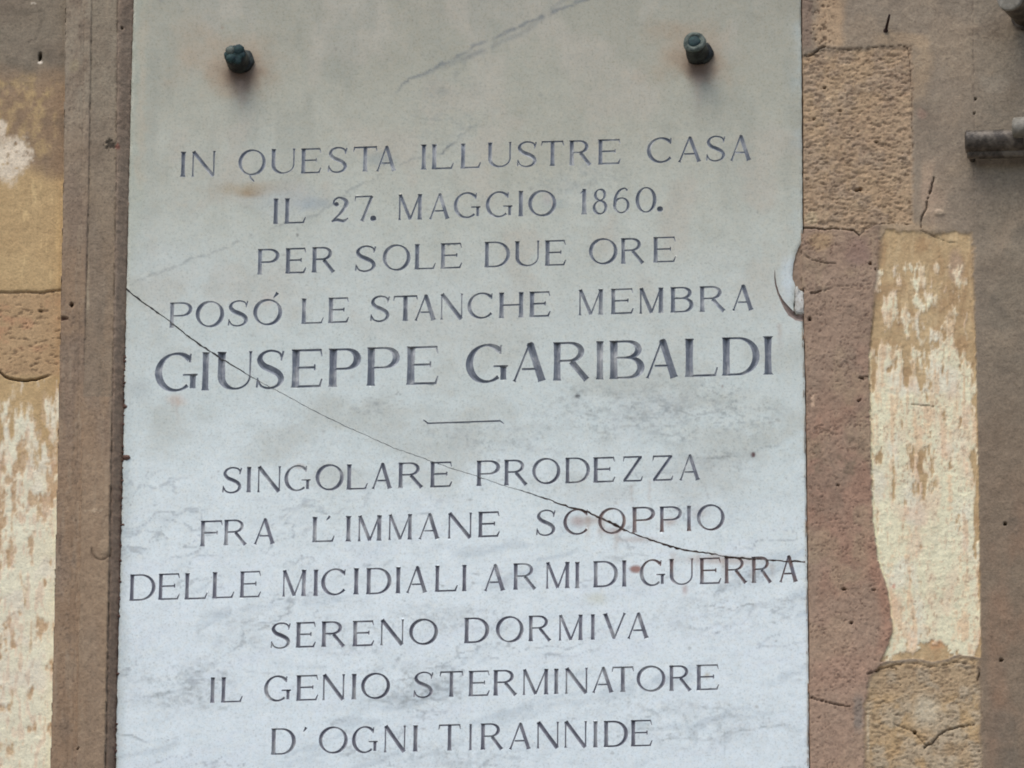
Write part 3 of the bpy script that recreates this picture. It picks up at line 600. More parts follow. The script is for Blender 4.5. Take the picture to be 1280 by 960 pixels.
for (bx0, by0, bx1, by1), H, T, t, txt, dark in LINES:
    tk = txt.split(); s = (by1 - by0) / (bx1 - bx0)
    for i in range(0, len(tk), 3):
        ch, x0, x1 = tk[i], float(tk[i + 1]), float(tk[i + 2])
        base = by0 + s * (x0 - bx0); vx = 0.030 - 0.0385 * (x0 - 228) / 770
        oid = len(owner_char); owner_char.append((ch, dark))
        TT = min(T * random.uniform(.98, 1.14), max(2.4, (x1 - x0) * .75) if ch == 'I' else 99)
        hj = random.uniform(-.3, .3)
        for st in glyph(ch, x1 - x0 - .4, H, TT, t * random.uniform(.95, 1.15)):
            strokes.append((oid, [(x0 + .2 + x + y * vx, base + hj + s * x - y, max(.35, hw)) for x, y, hw in st]))
RULE = len(owner_char); owner_char.append(('rule', 0))
strokes.append((RULE, [(529, 525, .8), (532, 527, 1.0), (535, 529.3, 1.1)]))
strokes.append((RULE, [(533.5, 529.3, 1.0), (560, 528.4, 1.05), (590, 527.4, 1.0), (625, 526.2, 1.1)]))
strokes.append((RULE, [(624, 525.6, .9), (627, 527.5, .9), (630, 530, .6)]))
CRK = len(owner_char); owner_char.append(('crack', 0))
cpts = [(156, 359), (163, 366), (180, 379), (200, 393), (212, 401.5), (232, 418), (250, 431), (264, 440), (280, 450), (296, 460), (312, 470), (330, 480), (345, 487.5), (375, 504), (402, 518.5), (430, 532),
        (465, 547.5), (492, 560), (512, 566.5), (535, 575), (565, 585.5), (595, 595), (627, 606), (665, 617.5), (690, 626), (715, 635), (732, 639), (747, 646), (758, 651), (769, 656.5), (780, 662), (792, 667.5), (817, 676.5), (834, 682), (850, 686), (870, 689.5), (890, 692.5), (920, 697.5), (945, 699), (962, 700), (985, 701.5), (1011, 702)]
cw = lambda u: float(np.interp(u, [156, 210, 250, 300, 345, 640, 700, 735, 770, 790, 850, 900, 930, 1010], [1.3, .9, 1.2, .65, .45, .42, 1.0, 1.5, 1.8, .7, 1.4, .9, 1.4, .9]))
rp = []
for (a, b_), (c_, d_) in zip(cpts[:-1], cpts[1:]):
    k_ = max(1, int(math.hypot(c_ - a, d_ - b_) / 4))
    for q in range(k_):
        t_ = q / k_; u_ = a + (c_ - a) * t_; v0_ = b_ + (d_ - b_) * t_
        rp.append((u_, v0_ + random.uniform(-.45, .45) * (1.8 if u_ > 690 else 1), max(.3, cw(u_) * (random.uniform(.55, 1.35) if u_ > 690 else random.uniform(.55, 1.35)))))
strokes.append((CRK, rp))
CH = len(owner_char); owner_char.append(('chip', 0))      # opened crack and lost sliver by the right edge
strokes.append((CH, [(968.6, 338, .3), (968.6, 347, .8), (969.8, 356, 1.0), (973, 367, 1.2), (977.5, 376, 1.8), (983, 384.5, 3.2), (988.5, 391.5, 4.2), (996, 396.5, 4.4), (1008, 398, 4.2)]))

def outline(st):
    L, R_ = [], []
    n = len(st)
    for i, (x, y, w) in enumerate(st):
        a = st[max(0, i - 1)]; b_ = st[min(n - 1, i + 1)]
        dx, dy = b_[0] - a[0], b_[1] - a[1]; l = math.hypot(dx, dy) or 1
        nx, ny = -dy / l, dx / l
        L.append((x + nx * w, y + ny * w)); R_.append((x - nx * w, y - ny * w))
    return L + R_[::-1]

# slab outline on the plan (with the broken bite in its right edge)
edge = []
rnd = random.Random(3)
for v0 in np.arange(1078, -50, -5.0): edge.append((float(E_PL(v0)) + rnd.uniform(-.35, .35) + (rnd.uniform(0, 1.0) if v0 > 400 else 0), float(v0)))
for u0 in np.arange(172, 998, 12): edge.append((float(u0), -52.0))
for v0 in list(np.arange(-50, 299, 5.0)): edge.append((float(E_PR(v0)) + rnd.uniform(-.3, .3), float(v0)))
edge += [(1003.2, 301), (1000.5, 305), (998, 309), (996, 314), (994.2, 318), (993.4, 323), (991.6, 329), (990.9, 336), (990.4, 344), (990.8, 348.5), (992.6, 352.5), (994.2, 357), (992.6, 364), (993, 372), (991.6, 380), (992, 388), (993.5, 392.6), (1004.4, 393)]
for v0 in list(np.arange(397, 1080, 5.0)): edge.append((float(E_PR(v0)) + rnd.uniform(-.4, .4), float(v0)))
edge += [(float(u0), 1080.0) for u0 in np.arange(1008, 146, -12)]
edge = edge[::-1]

verts = [Vector(p) for p in edge]; cedges = [(i, (i + 1) % len(edge)) for i in range(len(edge))]
polys = []
for oid, st in strokes:
    o = outline(st); b0 = len(verts); verts += [Vector(p) for p in o]; cedges += [(b0 + i, b0 + (i + 1) % len(o)) for i in range(len(o))]
    polys.append((oid, o))
    b0 = len(verts); verts += [Vector((p[0], p[1])) for p in st]; cedges += [(b0 + i, b0 + i + 1) for i in range(len(st) - 1)]
gu, gv = np.meshgrid(np.arange(147, 1011, 2.1), np.arange(-49, 1079, 2.1))
gu = gu.ravel() + (vnoise(gu.ravel() * 1.7, gv.ravel() * 1.9, 5) - .5) * .8; gv = gv.ravel() + (vnoise(gu * 1.3, gv.ravel() * 1.1, 6) - .5) * .8
from bisect import bisect
ins = (gu > E_PL(gv) + 1.6) & (gu < E_PR(gv) - 1.2)
nt_ = (gv > 298) & (gv < 396) & (gu > 987) & (gu > np.interp(gv, [298, 305, 314, 323, 336, 348, 357, 372, 388, 396], [1002, 999, 994, 991.5, 989, 989, 991, 990.6, 990.5, 1003]) - .5)
ins &= ~nt_
verts += [Vector((float(a), float(b_))) for a, b_ in zip(gu[ins], gv[ins])]
ov, oe, of, o_v, o_e, o_f = delaunay_2d_cdt(verts, cedges, [], 0, 1e-5, True)
OV = np.array([(p.x, p.y) for p in ov]); OFA = np.array([tuple(f) for f in of]); OF = OFA.tolist()
cen = OV[OFA].mean(1)
def inside(pu, pv, poly):
    q = np.array(poly); r_ = np.roll(q, -1, 0); k = np.zeros(len(pu), bool)
    for (x0, y0), (x1, y1) in zip(q, r_):
        if y0 == y1: continue
        m_ = (y0 > pv) != (y1 > pv)
        k ^= m_ & (pu < (x1 - x0) * (pv - y0) / (y1 - y0) + x0)
    return k
own = np.where(inside(cen[:, 0], cen[:, 1], edge), -1, -2)
order = np.argsort(cen[:, 0]); cs_ = cen[order, 0]
for oid, o in polys:
    q = np.array(o); lo, hi = q.min(0), q.max(0)
    w_ = order[np.searchsorted(cs_, lo[0]):np.searchsorted(cs_, hi[0])]
    w_ = w_[(cen[w_, 1] > lo[1]) & (cen[w_, 1] < hi[1]) & (own[w_] != -2)]
    # winding test, so that a stroke crossing itself stays filled
    pu, pv = cen[w_, 0], cen[w_, 1]; wind = np.zeros(len(w_), int); r_ = np.roll(q, -1, 0)
    for (x0, y0), (x1, y1) in zip(q, r_):
        if y0 == y1: continue
        xc = (x1 - x0) * (pv - y0) / (y1 - y0) + x0
        wind += np.where((y0 <= pv) & (y1 > pv) & (pu < xc), 1, 0) - np.where((y1 <= pv) & (y0 > pv) & (pu < xc), 1, 0)
    hit = w_[wind != 0]
    own[hit] = oid
isb = np.zeros(len(OV), bool)
for f, q in zip(OF, own):
    if q == -1:
        for k in f: isb[k] = True
# depth of the V cut under every vertex inside a stroke
depth = np.zeros(len(OV)); PXM = 1 / 853.0
byown = {}
for oid, st in strokes: byown.setdefault(oid, []).append(np.array(st))
vown = {}
for f, q in zip(OF, own):
    if q >= 0:
        for k in f: vown.setdefault(q, set()).add(k)
for q, ks in vown.items():
    ks = np.array(sorted(ks)); pu, pv = OV[ks, 0], OV[ks, 1]; best = np.zeros(len(ks))
    for st in byown[q]:
        for a, b_ in zip(st[:-1], st[1:]):
            l2 = (b_[0] - a[0]) ** 2 + (b_[1] - a[1]) ** 2 + 1e-9
            t_ = np.clip(((pu - a[0]) * (b_[0] - a[0]) + (pv - a[1]) * (b_[1] - a[1])) / l2, 0, 1)
            d = np.hypot(pu - a[0] - t_ * (b_[0] - a[0]), pv - a[1] - t_ * (b_[1] - a[1]))
            best = np.maximum(best, (a[2] + (b_[2] - a[2]) * t_) - d)
    g_ = {CRK: 1.3, CH: .5}.get(q, .95)
    dd = best * PXM * g_ + (0.0007 if q < CRK else .0012 if q == CRK else .0022)
    depth[ks] = np.maximum(depth[ks], dd)
onedge = np.zeros(len(OV), bool)
ring_ids = []
for i, src in enumerate(o_v):
    for s_ in src:
        if s_ < len(edge): onedge[i] = True
# ---- marble colour
u, v = OV[:, 0], OV[:, 1]; n = len(u)
nb = fbm(u / 110, v / 90, 4, 201); nm = fbm(u / 34, v / 34, 4, 203); nf = fbm(u / 9, v / 9, 3, 205); ns = fbm(u / 22, v / 90, 4, 207)
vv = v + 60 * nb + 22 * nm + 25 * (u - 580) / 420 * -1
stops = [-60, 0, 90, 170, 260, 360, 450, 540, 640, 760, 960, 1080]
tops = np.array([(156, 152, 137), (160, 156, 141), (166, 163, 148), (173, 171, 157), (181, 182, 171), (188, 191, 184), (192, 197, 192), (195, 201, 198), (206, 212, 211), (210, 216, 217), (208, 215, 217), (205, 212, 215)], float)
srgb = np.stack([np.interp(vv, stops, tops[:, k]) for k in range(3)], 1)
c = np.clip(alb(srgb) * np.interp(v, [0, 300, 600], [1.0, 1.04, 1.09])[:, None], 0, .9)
c = mix(c, alb((180, 172, 158)), ss(.05, .5, fbm(u / 50, v / 60, 4, 211)) * ss(520, 250, v) * .5)
c = mix(c, alb((150, 150, 138)), ss(.0, .5, fbm(u / 26, v / 80, 4, 213)) * ss(420, 60, v) * .4)
c = mix(c, alb((168, 172, 156)), ss(26, 6, u - E_PL(v) + 10 * nm) * ss(520, 200, v) * .4)
c = mix(c, alb((186, 170, 148)), ss(9, 2, np.abs(u - E_PL(v) - 14 + 8 * nf)) * ss(-.2, .3, ns) * ss(420, 200, v) * .35)
c = mix(c, alb((174, 188, 190)), ss(24, 2, E_PR(v) - u + 14 * nm) * ss(500, 200, v) * ss(-.3, .3, nm) * .4)
c = mix(c, alb((178, 178, 168)), ss(-.1, .45, fbm(u / 70, v / 40, 4, 241)) * ss(390, 450, v) * ss(650, 590, v) * .45)
dg = fbm((u * .95 - v * .3) / 80 + .5 * nm, (v * .95 + u * .3) / 22 + .5 * nm, 5, 243, .62)
c = mix(c, alb((182, 191, 196)), ss(.1, .55, dg) * ss(560, 720, v) * .6)
c = mix(c, alb((214, 220, 224)), ss(.05, .5, -dg) * ss(560, 700, v) * .6)
c = mix(c, alb((176, 184, 182)), ss(18, 2, u - E_PL(v) + 6 * nm) * ss(420, 600, v) * .5)
# veins: ridged noise that only shows in some regions
ridge = 1 - np.abs(fbm(u / 42 + .8 * nm, v / 17 + u / 140 + .8 * nm, 4, 221)) * 6.0
ridge2 = 1 - np.abs(fbm(u / 20 + .6 * nf, v / 11 + .6 * nf, 4, 223)) * 5.0
reg_ = np.zeros(n)
for a, b_, ra_, rb_, s_ in [(840, 515, 180, 48, 1.0), (740, 500, 60, 26, .8), (600, 548, 90, 26, .8), (470, 508, 50, 14, .7), (900, 575, 60, 24, .7), (690, 590, 60, 60, .25), (560, 775, 120, 24, .6), (230, 860, 100, 46, .8),
                            (520, 860, 70, 40, .9), (440, 800, 60, 30, .6), (300, 790, 60, 40, .5), (860, 905, 150, 42, .75), (560, 945, 160, 26, .6), (880, 770, 90, 36, .5), (420, 615, 160, 200, .15), (560, 140, 60, 60, .4), (720, 225, 70, 40, .5)]:
    reg_ = np.maximum(reg_, s_ * ss(1.15, .35, ell(u, v, a, b_, ra_, rb_) + .35 * nm))
fl_ = ss(.22, .5, fbm(u / 6, v / 3.6, 3, 245) + .25 * nm)
vn = .75 * np.clip(np.maximum(ss(.35, 1, ridge), .8 * ss(.45, 1, ridge2)), 0, 1) * (reg_ + .12) * (.45 + .55 * ss(-.2, .25, nf)) + .6 * fl_ * reg_
c = mix(c, alb((120, 126, 126)), vn * .56)
c = mix(c, alb((172, 174, 174)), reg_ * ss(-.2, .5, nm) * .25)
fv = np.abs(fbm((u * .95 - v * .3) / 110 + .25 * nm, (v * .95 + u * .3) / 34 + .35 * nm, 4, 251, .6)); c = mix(c, alb((150, 156, 160)), ss(.045, .0, fv) * ss(-.1, .35, fbm(u / 60, v / 40, 3, 253)) * ss(480, 640, v) * .6)
VEINS = [([(492, 122), (508, 103), (530, 92), (570, 73), (600, 55), (640, 39), (690, 17), (742, -4), (800, -30)], 3.2, .75), ([(545, 88), (600, 66), (660, 40), (700, 5), (730, -20)], 5.5, .35), ([(560, 104), (590, 70), (620, 58)], 3, .3), ([(158, 358), (186, 346), (215, 335), (240, 325), (265, 317), (300, 300), (345, 283), (400, 268), (440, 240), (485, 212)], 2.2, .42),
         ([(485, 212), (520, 200), (552, 193), (565, 180), (573, 172), (600, 152)], 2.0, .4), ([(552, 194), (572, 173)], 1.6, .8), ([(880, 574), (900, 572), (925, 569), (938, 568)], 1.3, .7), ([(938, 566), (955, 560), (975, 557)], 1.2, .4),
         ([(320, 788), (345, 781), (362, 782)], 1.4, .5), ([(487, 851), (505, 849), (518, 847)], 1.3, .6), ([(145, 918), (165, 920), (180, 927), (205, 927), (225, 920)], 1.6, .55), ([(460, 875), (500, 880), (540, 872), (560, 880)], 2.5, .4),
         ([(868, 756), (890, 758), (912, 762), (930, 757), (948, 756)], 1.0, .6), ([(780, 575), (800, 600), (770, 625), (765, 650)], 1.3, .25), ([(875, 600), (884, 612), (888, 626)], 1.5, .35), ([(810, 930), (850, 922), (885, 925), (920, 915), (990, 905)], 1.8, .4),
         ([(494, 495), (505, 490), (510, 487)], 1.2, .5), ([(455, 497), (466, 497)], 1.2, .5), ([(845, 740), (846, 760)], 3, .0), ([(820, 505), (870, 520), (905, 512), (925, 500)], 1.4, .5), ([(890, 489), (905, 497), (915, 492), (930, 484)], 1.3, .55), ([(150, 880), (230, 862), (300, 850)], 2.2, .3)]
for pts, wd, s_ in VEINS:
    bb = (u > min(p[0] for p in pts) - 14) & (u < max(p[0] for p in pts) + 14) & (v > min(p[1] for p in pts) - 14) & (v < max(p[1] for p in pts) + 14)
    d, ar = dseg(u[bb] + 4 * nf[bb] + 5 * nm[bb] * (wd > 2), v[bb] + 3 * nf[bb], pts)
    k = np.zeros(n); k[bb] = ss(wd, wd * .2, d) * s_ * ss(-.6, .2, nf[bb]) * ss(0, .06, ar) * ss(1, .94, ar)
    c = mix(c, alb((118, 122, 122)), k)
# stains: rust round the bolts, drips and spots
def stain(cu, cv, ru, rv, col, s_, w_=.3, lo=1.0, hi=.1):
    global c
    c = mix(c, alb(col), ss(lo, hi, ell(u, v, cu, cv, ru, rv) + w_ * nm + .1 * nf) * s_)
for bu, bv in ((302, 84), (873, 76)):
    stain(bu - 6, bv - 4, 88, 52, (168, 150, 128), .75, .5); stain(bu + 2, bv + 9, 50, 36, (146, 126, 106), .7, .4)
    stain(bu + 1, bv + 11, 30, 26, (96, 76, 64), .85, .2)
stain(240, 66, 40, 60, (172, 156, 136), .4, .5); stain(313, 241, 25, 10, (150, 122, 86), 1.0, .25); stain(318, 236, 56, 13, (162, 146, 120), .75, .4); stain(352, 250, 70, 30, (176, 180, 178), .5)
stain(395, 255, 34, 11, (148, 156, 160), .55, .4); stain(690, 255, 26, 10, (150, 162, 160), .4, .5)
stain(473, 200, 32, 12, (150, 158, 156), .5, .4); stain(722, 495, 3.8, 2.6, (78, 78, 80), .95, .1, 1.2, .5); stain(941.5, 568.5, 3.4, 4, (84, 52, 52), .95, .1, 1.2, .5)
stain(795, 711.5, 8.5, 5.2, (150, 112, 102), .95, .25, 1.1, .5); stain(372, 294, 2, 2, (110, 108, 104), .9, 0, 1.2, .4); stain(372, 286, 1.6, 1.4, (120, 118, 112), .7, 0, 1.2, .4)
stain(740, 650, 34, 9, (168, 150, 140), .7, .5); stain(800, 674, 40, 7, (174, 158, 148), .6, .5); stain(900, 700, 70, 9, (176, 160, 150), .6, .5); stain(722, 652, 12, 10, (176, 162, 158), .8); stain(765, 664, 26, 8, (178, 160, 156), .6); stain(838, 652, 14, 8, (180, 166, 158), .7); stain(876, 640, 22, 16, (188, 182, 176), .6)
stain(856, 737, 6, 11, (178, 156, 150), .7); stain(745, 748, 22, 14, (196, 196, 178), .6); stain(884, 845, 5, 6, (170, 158, 136), .8); stain(758, 620, 50, 26, (184, 184, 180), .35); stain(858, 600, 90, 50, (190, 192, 188), .5)
stain(375, 583, 12, 5, (176, 158, 148), .6, .2); stain(222, 500, 18, 12, (196, 174, 158), .5); stain(176, 485, 20, 22, (172, 178, 176), .5); stain(620, 715, 14, 8, (192, 186, 186), .5)
stain(684, 248, 9, 14, (176, 166, 160), .5); stain(692, 256, 3, 8, (190, 150, 128), .6); stain(335, 375, 12, 12, (190, 178, 168), .4); stain(896, 791, 4, 2, (138, 142, 146), .8, 0); stain(163, 631, 2, 2, (130, 128, 124), .8, 0)
stain(278, 13 + 0, 1, 1, (140, 120, 108), .0); stain(278, 34.5, 2.6, 2.6, (142, 120, 108), .8, 0); stain(903, 483, 2, 2, (120, 90, 84), .8, 0); stain(947, 265, 2, 2.6, (138, 136, 128), .7, 0); stain(264, 597, 2, 2, (170, 168, 164), .6, 0)
stain(984, 352, 14, 40, (200, 208, 212), .6, .4, 1.0, .2); stain(630, 728, 8, 10, (190, 180, 182), .3)
rs_ = np.random.RandomState(4)
for k_ in range(150):
    a, b_ = rs_.uniform(165, 1000), rs_.uniform(0, 960); r_ = rs_.uniform(1.0, 2.4)
    m_ = ell(u, v, a, b_, r_ * 1.4, r_); c = mix(c, alb((130, 128, 122)), ss(1.2, .3, m_) * rs_.uniform(.15, .6))
for a, b_, l_, w_, s_ in ((735, 645, 40, 5, .5), (752, 650, 34, 6, .45), (770, 660, 46, 5, .4), (842, 690, 40, 5, .35), (872, 692, 34, 4, .35), (905, 698, 40, 6, .4), (940, 702, 36, 5, .35), (965, 704, 30, 5, .35), (975, 404, 50, 5, .35), (222, 496, 40, 4, .35), (216, 494, 26, 3, .35), (790, 605, 40, 4, .3), (812, 600, 50, 4, .3), (302, 100, 60, 8, .35), (873, 95, 66, 8, .35)):
    c = mix(c, alb((166, 146, 132)), ss(w_, 0, np.abs(u - a + 3 * nf)) * ss(b_ - 2, b_ + 3, v) * ss(b_ + l_, b_ + 4, v) * s_)
for f_u in (u - E_PL(v), E_PR(v) - u):
    c = mix(c, alb((206, 206, 192)), ss(4.5, 1.0, f_u) * ss(.2, -.2, nf) * .35)
c = np.clip(c, .01, .9)
yy = depth * (~isb) + np.where(isb, .0003 * nm, 0) + np.where(onedge, .0016, 0)
xx, _, zz = W(u, v)
PV = np.stack([xx, yy - 0.0002, zz], 1)
pc = P(580, 1080)
plaque = thing('marble_plaque', 'pale cracked marble plaque engraved with eleven lines of Italian capitals, between moulding and reddish plaster', 'plaque', (pc.x, 0.0, pc.z))
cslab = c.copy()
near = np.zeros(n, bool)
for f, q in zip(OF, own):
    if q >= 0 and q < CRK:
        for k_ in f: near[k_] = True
cslab = np.where((near & isb)[:, None], cslab * 1.10, cslab)  # worn marble lip round the cuts, with an edge highlight painted into its colour
# paint left in the cuts: blue grey high up, a little darker and browner low down and round the right half of the crack
lead = mix(np.tile(np.array([.225, .243, .272]), (n, 1)), np.array([.225, .225, .255]), ss(480, 700, v))
lead = mix(lead, np.array([.43, .44, .44]), ss(.0, .4, fbm(u / 22, v / 18, 4, 231, .65)) * .85)
dcr, _ = dseg(u, v, cpts)
lead = mix(lead, np.array([.25, .175, .15]), ss(34, 6, dcr + 10 * nm - 12) * ss(680, 730, u) * ss(-.4, .3, nf + .2) * .8)
dirt = mix(np.tile(np.array([.17, .16, .15]), (n, 1)), np.array([.42, .42, .41]), ss(290, 345, u) * ss(700, 610, u) * .9)
dirt = mix(dirt, np.array([.15, .10, .08]), ss(650, 700, u)); dirt = mix(dirt, np.array([.36, .32, .29]), ss(.05, .3, fbm(u / 7, v / 7, 3, 233)) * ss(690, 780, u) * .85)
crk_ids = set()
for f, q in zip(OF, own):
    if q == CRK: crk_ids.update(f)
def sub(sel, name, mat, cols=True, label=None, smooth=True):
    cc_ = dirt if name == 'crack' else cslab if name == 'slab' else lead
    fs = [OF[i] for i in sel]; ids = sorted({k for f in fs for k in f}); mp = {k: i for i, k in enumerate(ids)}
    # faces wound so that they look out of the wall
    fl = []
    for f in fs:
        a, b_, c_ = PV[f[0]], PV[f[1]], PV[f[2]]
        ny = (b_[2] - a[2]) * (c_[0] - a[0]) - (b_[0] - a[0]) * (c_[2] - a[2])
        fl.append([mp[k] for k in (f if ny < 0 else f[::-1])])
    return mesh_obj(name, PV[ids], fl, mat, plaque, cc_[ids] if cols else None, smooth, label)
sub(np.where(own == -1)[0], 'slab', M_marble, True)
# rim of the slab down to its back
ex, _, ez = W(np.array([p[0] for p in edge]), np.array([p[1] for p in edge])); ne = len(edge)
rv = [(ex[i], 0.0014, ez[i]) for i in range(ne)] + [(ex[i], 0.034, ez[i]) for i in range(ne)]
mesh_obj('slab_rim', rv, [[i, (i + 1) % ne, ne + (i + 1) % ne, ne + i] for i in range(ne)], M_edge, plaque)
groups = {}
for i, q in enumerate(own):
    if q >= 0: groups.setdefault(int(q), []).append(i)
NAMES = {'.': 'full stop', "'": 'apostrophe', '^': 'accent'}
for q, sel in sorted(groups.items()):
    ch, dk = owner_char[q]
    if ch == 'crack': sub(sel, 'crack', M_crack, True, 'long fine crack running down to the right', False)
    elif ch == 'chip': sub(sel, 'broken_edge', M_mortar, False, 'open curved break filled with brown mortar', False)
    elif ch == 'rule': sub(sel, 'engraved_rule', M_letter, True, 'short engraved rule under the name', False)
    else:
        nm_ = 'engraved_digit' if ch.isdigit() else 'engraved_mark' if ch in NAMES else 'engraved_letter'
        sub(sel, nm_, M_letter, True, 'engraved ' + (NAMES.get(ch) or ('digit ' if ch.isdigit() else 'capital letter ') + ch), False)

# small broken piece still lodged in the bite of the slab
def slab_piece(name, poly, y0, y1, mat, parent, label=None):
    n_ = len(poly); cu = sum(p[0] for p in poly) / n_; cv = sum(p[1] for p in poly) / n_
    vs_ = [tuple(P(a, b_, y0 + .002)) for a, b_ in poly] + [tuple(P(cu + (a - cu) * .8, cv + (b_ - cv) * .86, y0 - .0015 * ((i * 7) % 3) / 2)) for i, (a, b_) in enumerate(poly)] + [tuple(P(a, b_, y1)) for a, b_ in poly]
    fs_ = [[n_ + i for i in range(n_)][::-1]]
    for i in range(n_):
        j = (i + 1) % n_
        fs_ += [[i, j, n_ + j, n_ + i], [2 * n_ + i, 2 * n_ + j, j, i]]
    return mesh_obj(name, vs_, fs_, mat, parent, None, False, label)
slab_piece('marble_fragment', [(994, 357.5), (996.5, 356.5), (998.2, 360), (1001, 362.5), (1003, 362.8), (1005.2, 366), (1005.0, 373), (1006, 380), (1005.2, 386), (1005.4, 391), (1000, 392.2), (995, 391.4), (992.0, 387), (993.4, 381), (992.4, 376), (993.6, 371), (992.4, 365)], 0.001, .03, M_edge, plaque, 'small pale broken piece at the right edge')

# ------------------------------------------------------------------ crumbs of mortar lapping over the slab's left edge
rc_ = random.Random(12)
CR = []
for k_ in range(46):
    cv_ = rc_.uniform(430, 960); CR.append((float(E_PL(cv_)) + rc_.uniform(-1.5, .9), cv_, rc_.uniform(.9, 2.3)))
for cu, cv, r_ in tuple(CR) + ((156.5, 508, 3.4), (158, 572, 5.2), (153.5, 656, 2.6), (154, 482, 2.0), (147.5, 842, 2.4), (151, 632, 2.0), (150.5, 610, 2.2), (149, 770, 2.0), (146, 905, 2.2), (149.5, 700, 2.2)):
    vs_, fs_ = [], []
    rr_ = random.Random(int(cu * 10 + cv))
    for iy in range(5):
        for ix in range(8):
            ph = math.pi * iy / 4; th = 2 * math.pi * ix / 8; q = r_ * (1 + rr_.uniform(-.35, .35))
            o_ = P(cu + q * math.sin(ph) * math.cos(th) * 1.1, cv + q * math.sin(ph) * math.sin(th) * .75)
            vs_.append((o_.x, .001 - math.cos(ph) * r_ * .0007, o_.z))
    for iy in range(4):
        for ix in range(8): fs_.append([iy * 8 + ix, iy * 8 + (ix + 1) % 8, (iy + 1) * 8 + (ix + 1) % 8, (iy + 1) * 8 + ix])
    mesh_obj('mortar_crumb', vs_, fs_, M_stucco, wall, np.tile(alb((98, 74, 66)), (len(vs_), 1)), True)

# ------------------------------------------------------------------ turned metal pieces
def lathe(name, axis0, axis1, prof, mat, parent, seg_=28, wob=0.0, label=None, lobes=0, seed=1):
    """profile of (distance along the axis 0..1, radius m) round the line axis0 -> axis1, closed by its end radii"""
    a = Vector(axis0); d = Vector(axis1) - a; z = d.normalized()
    x = z.cross(Vector((0, 0, 1))).normalized(); y = z.cross(x); rg = random.Random(seed)
    vs_, fs_ = [], []
    for t_, r_ in prof:
        for k in range(seg_):
            th = 2 * math.pi * k / seg_
            q = r_ * (1 + wob * (math.sin(3 * th + seed) * .5 + math.sin(5 * th + 2 * seed + t_ * 4) * .5) + (lobes * math.cos(6 * th + .5) if lobes else 0)) + rg.uniform(-1, 1) * wob * .004
            vs_.append(tuple(a + d * t_ + (x * math.cos(th) + y * math.sin(th)) * q))
    m_ = len(prof)
    for i in range(m_ - 1):
        for k in range(seg_):
            k2 = (k + 1) % seg_; fs_.append([i * seg_ + k, i * seg_ + k2, (i + 1) * seg_ + k2, (i + 1) * seg_ + k])
    fs_.append(list(range(seg_))[::-1]); fs_.append([(m_ - 1) * seg_ + k for k in range(seg_)])
    return mesh_obj(name, vs_, fs_, mat, parent, None, True, label)
def to_screen_tip(base, L, du, dv):
    """tip of a pin of length L that leans so that it reads du, dv from its base on the plan"""
    q = Vector(P(base[0] + du - KX * L, base[1] + dv - KY * L)) - Vector(P(*base)) 
    return Vector(P(*base)) + Vector((q.x, -L, q.z))
for i, (bu, bv, tu, tv, lb, seed) in enumerate(((299, 79, 294, 68, 'bronze bolt with lobed dark green end, above the word QUESTA on the marble', 2),
                                                (872.5, 69, 867, 52, 'bronze bolt with pale green rimmed end, above the word CASA on the marble', 5))):
    b0 = P(bu, bv); L = .040; tip = to_screen_tip((bu, bv), L, tu - bu, tv - bv)
    bolt = thing('bronze_bolt', lb, 'bolt', tuple(b0), 'bronze bolts holding the plaque')
    R0 = .0165 if i == 0 else .0162
    d = tip - b0
    lathe('washer', b0 + Vector((.005, .002, .002)), b0 + Vector((.005, -.008, .002)), [(0, .0178), (.7, .0180), (1, .016)], M_bronze, bolt, 20, .04, None, .03, seed)
    lathe('sleeve', b0, b0 + d * .93, [(0, R0 * 1.03), (.25, R0 * 1.05), (.5, R0 * 1.0), (.8, R0 * .98), (.93, R0 * .97), (1, R0 * .86)], M_bronze, bolt, 28, .05, None, 0, seed)
    if i == 0:
        lathe('end_cap', b0 + d * .91, b0 + d * 1.0, [(0, R0 * .86), (.35, R0 * .9), (.7, R0 * .78), (1, R0 * .55)], M_verdigris, bolt, 30, .06, None, .12, seed)
        for a_, rr_, mt_ in ((.9, .0085, M_verdigris), (2.4, .007, M_patina), (4.0, .007, M_verdigris)):
            o_ = b0 + d * .95 + Vector((math.cos(a_) * R0 * .55, -.0, math.sin(a_) * R0 * .55))
            lathe('corrosion_lump', o_, o_ + d * .14, [(0, rr_), (.5, rr_ * .95), (.85, rr_ * .6), (1, rr_ * .2)], mt_, bolt, 14, .08, None, 0, seed + int(a_ * 3))
    else:
        lathe('end_ring', b0 + d * .86, b0 + d * 1.0, [(0, R0 * 1.0), (.3, R0 * 1.06), (.8, R0 * 1.0), (1, R0 * .86), (1.0, R0 * .62), (.8, R0 * .58)], M_patina, bolt, 30, .04, None, 0, seed)
        lathe('screw_end', b0 + d * .93, b0 + d * 1.03, [(0, R0 * .60), (.5, R0 * .56), (.9, R0 * .4), (1, R0 * .15)], M_verdigris, bolt, 20, .08, None, 0, seed)

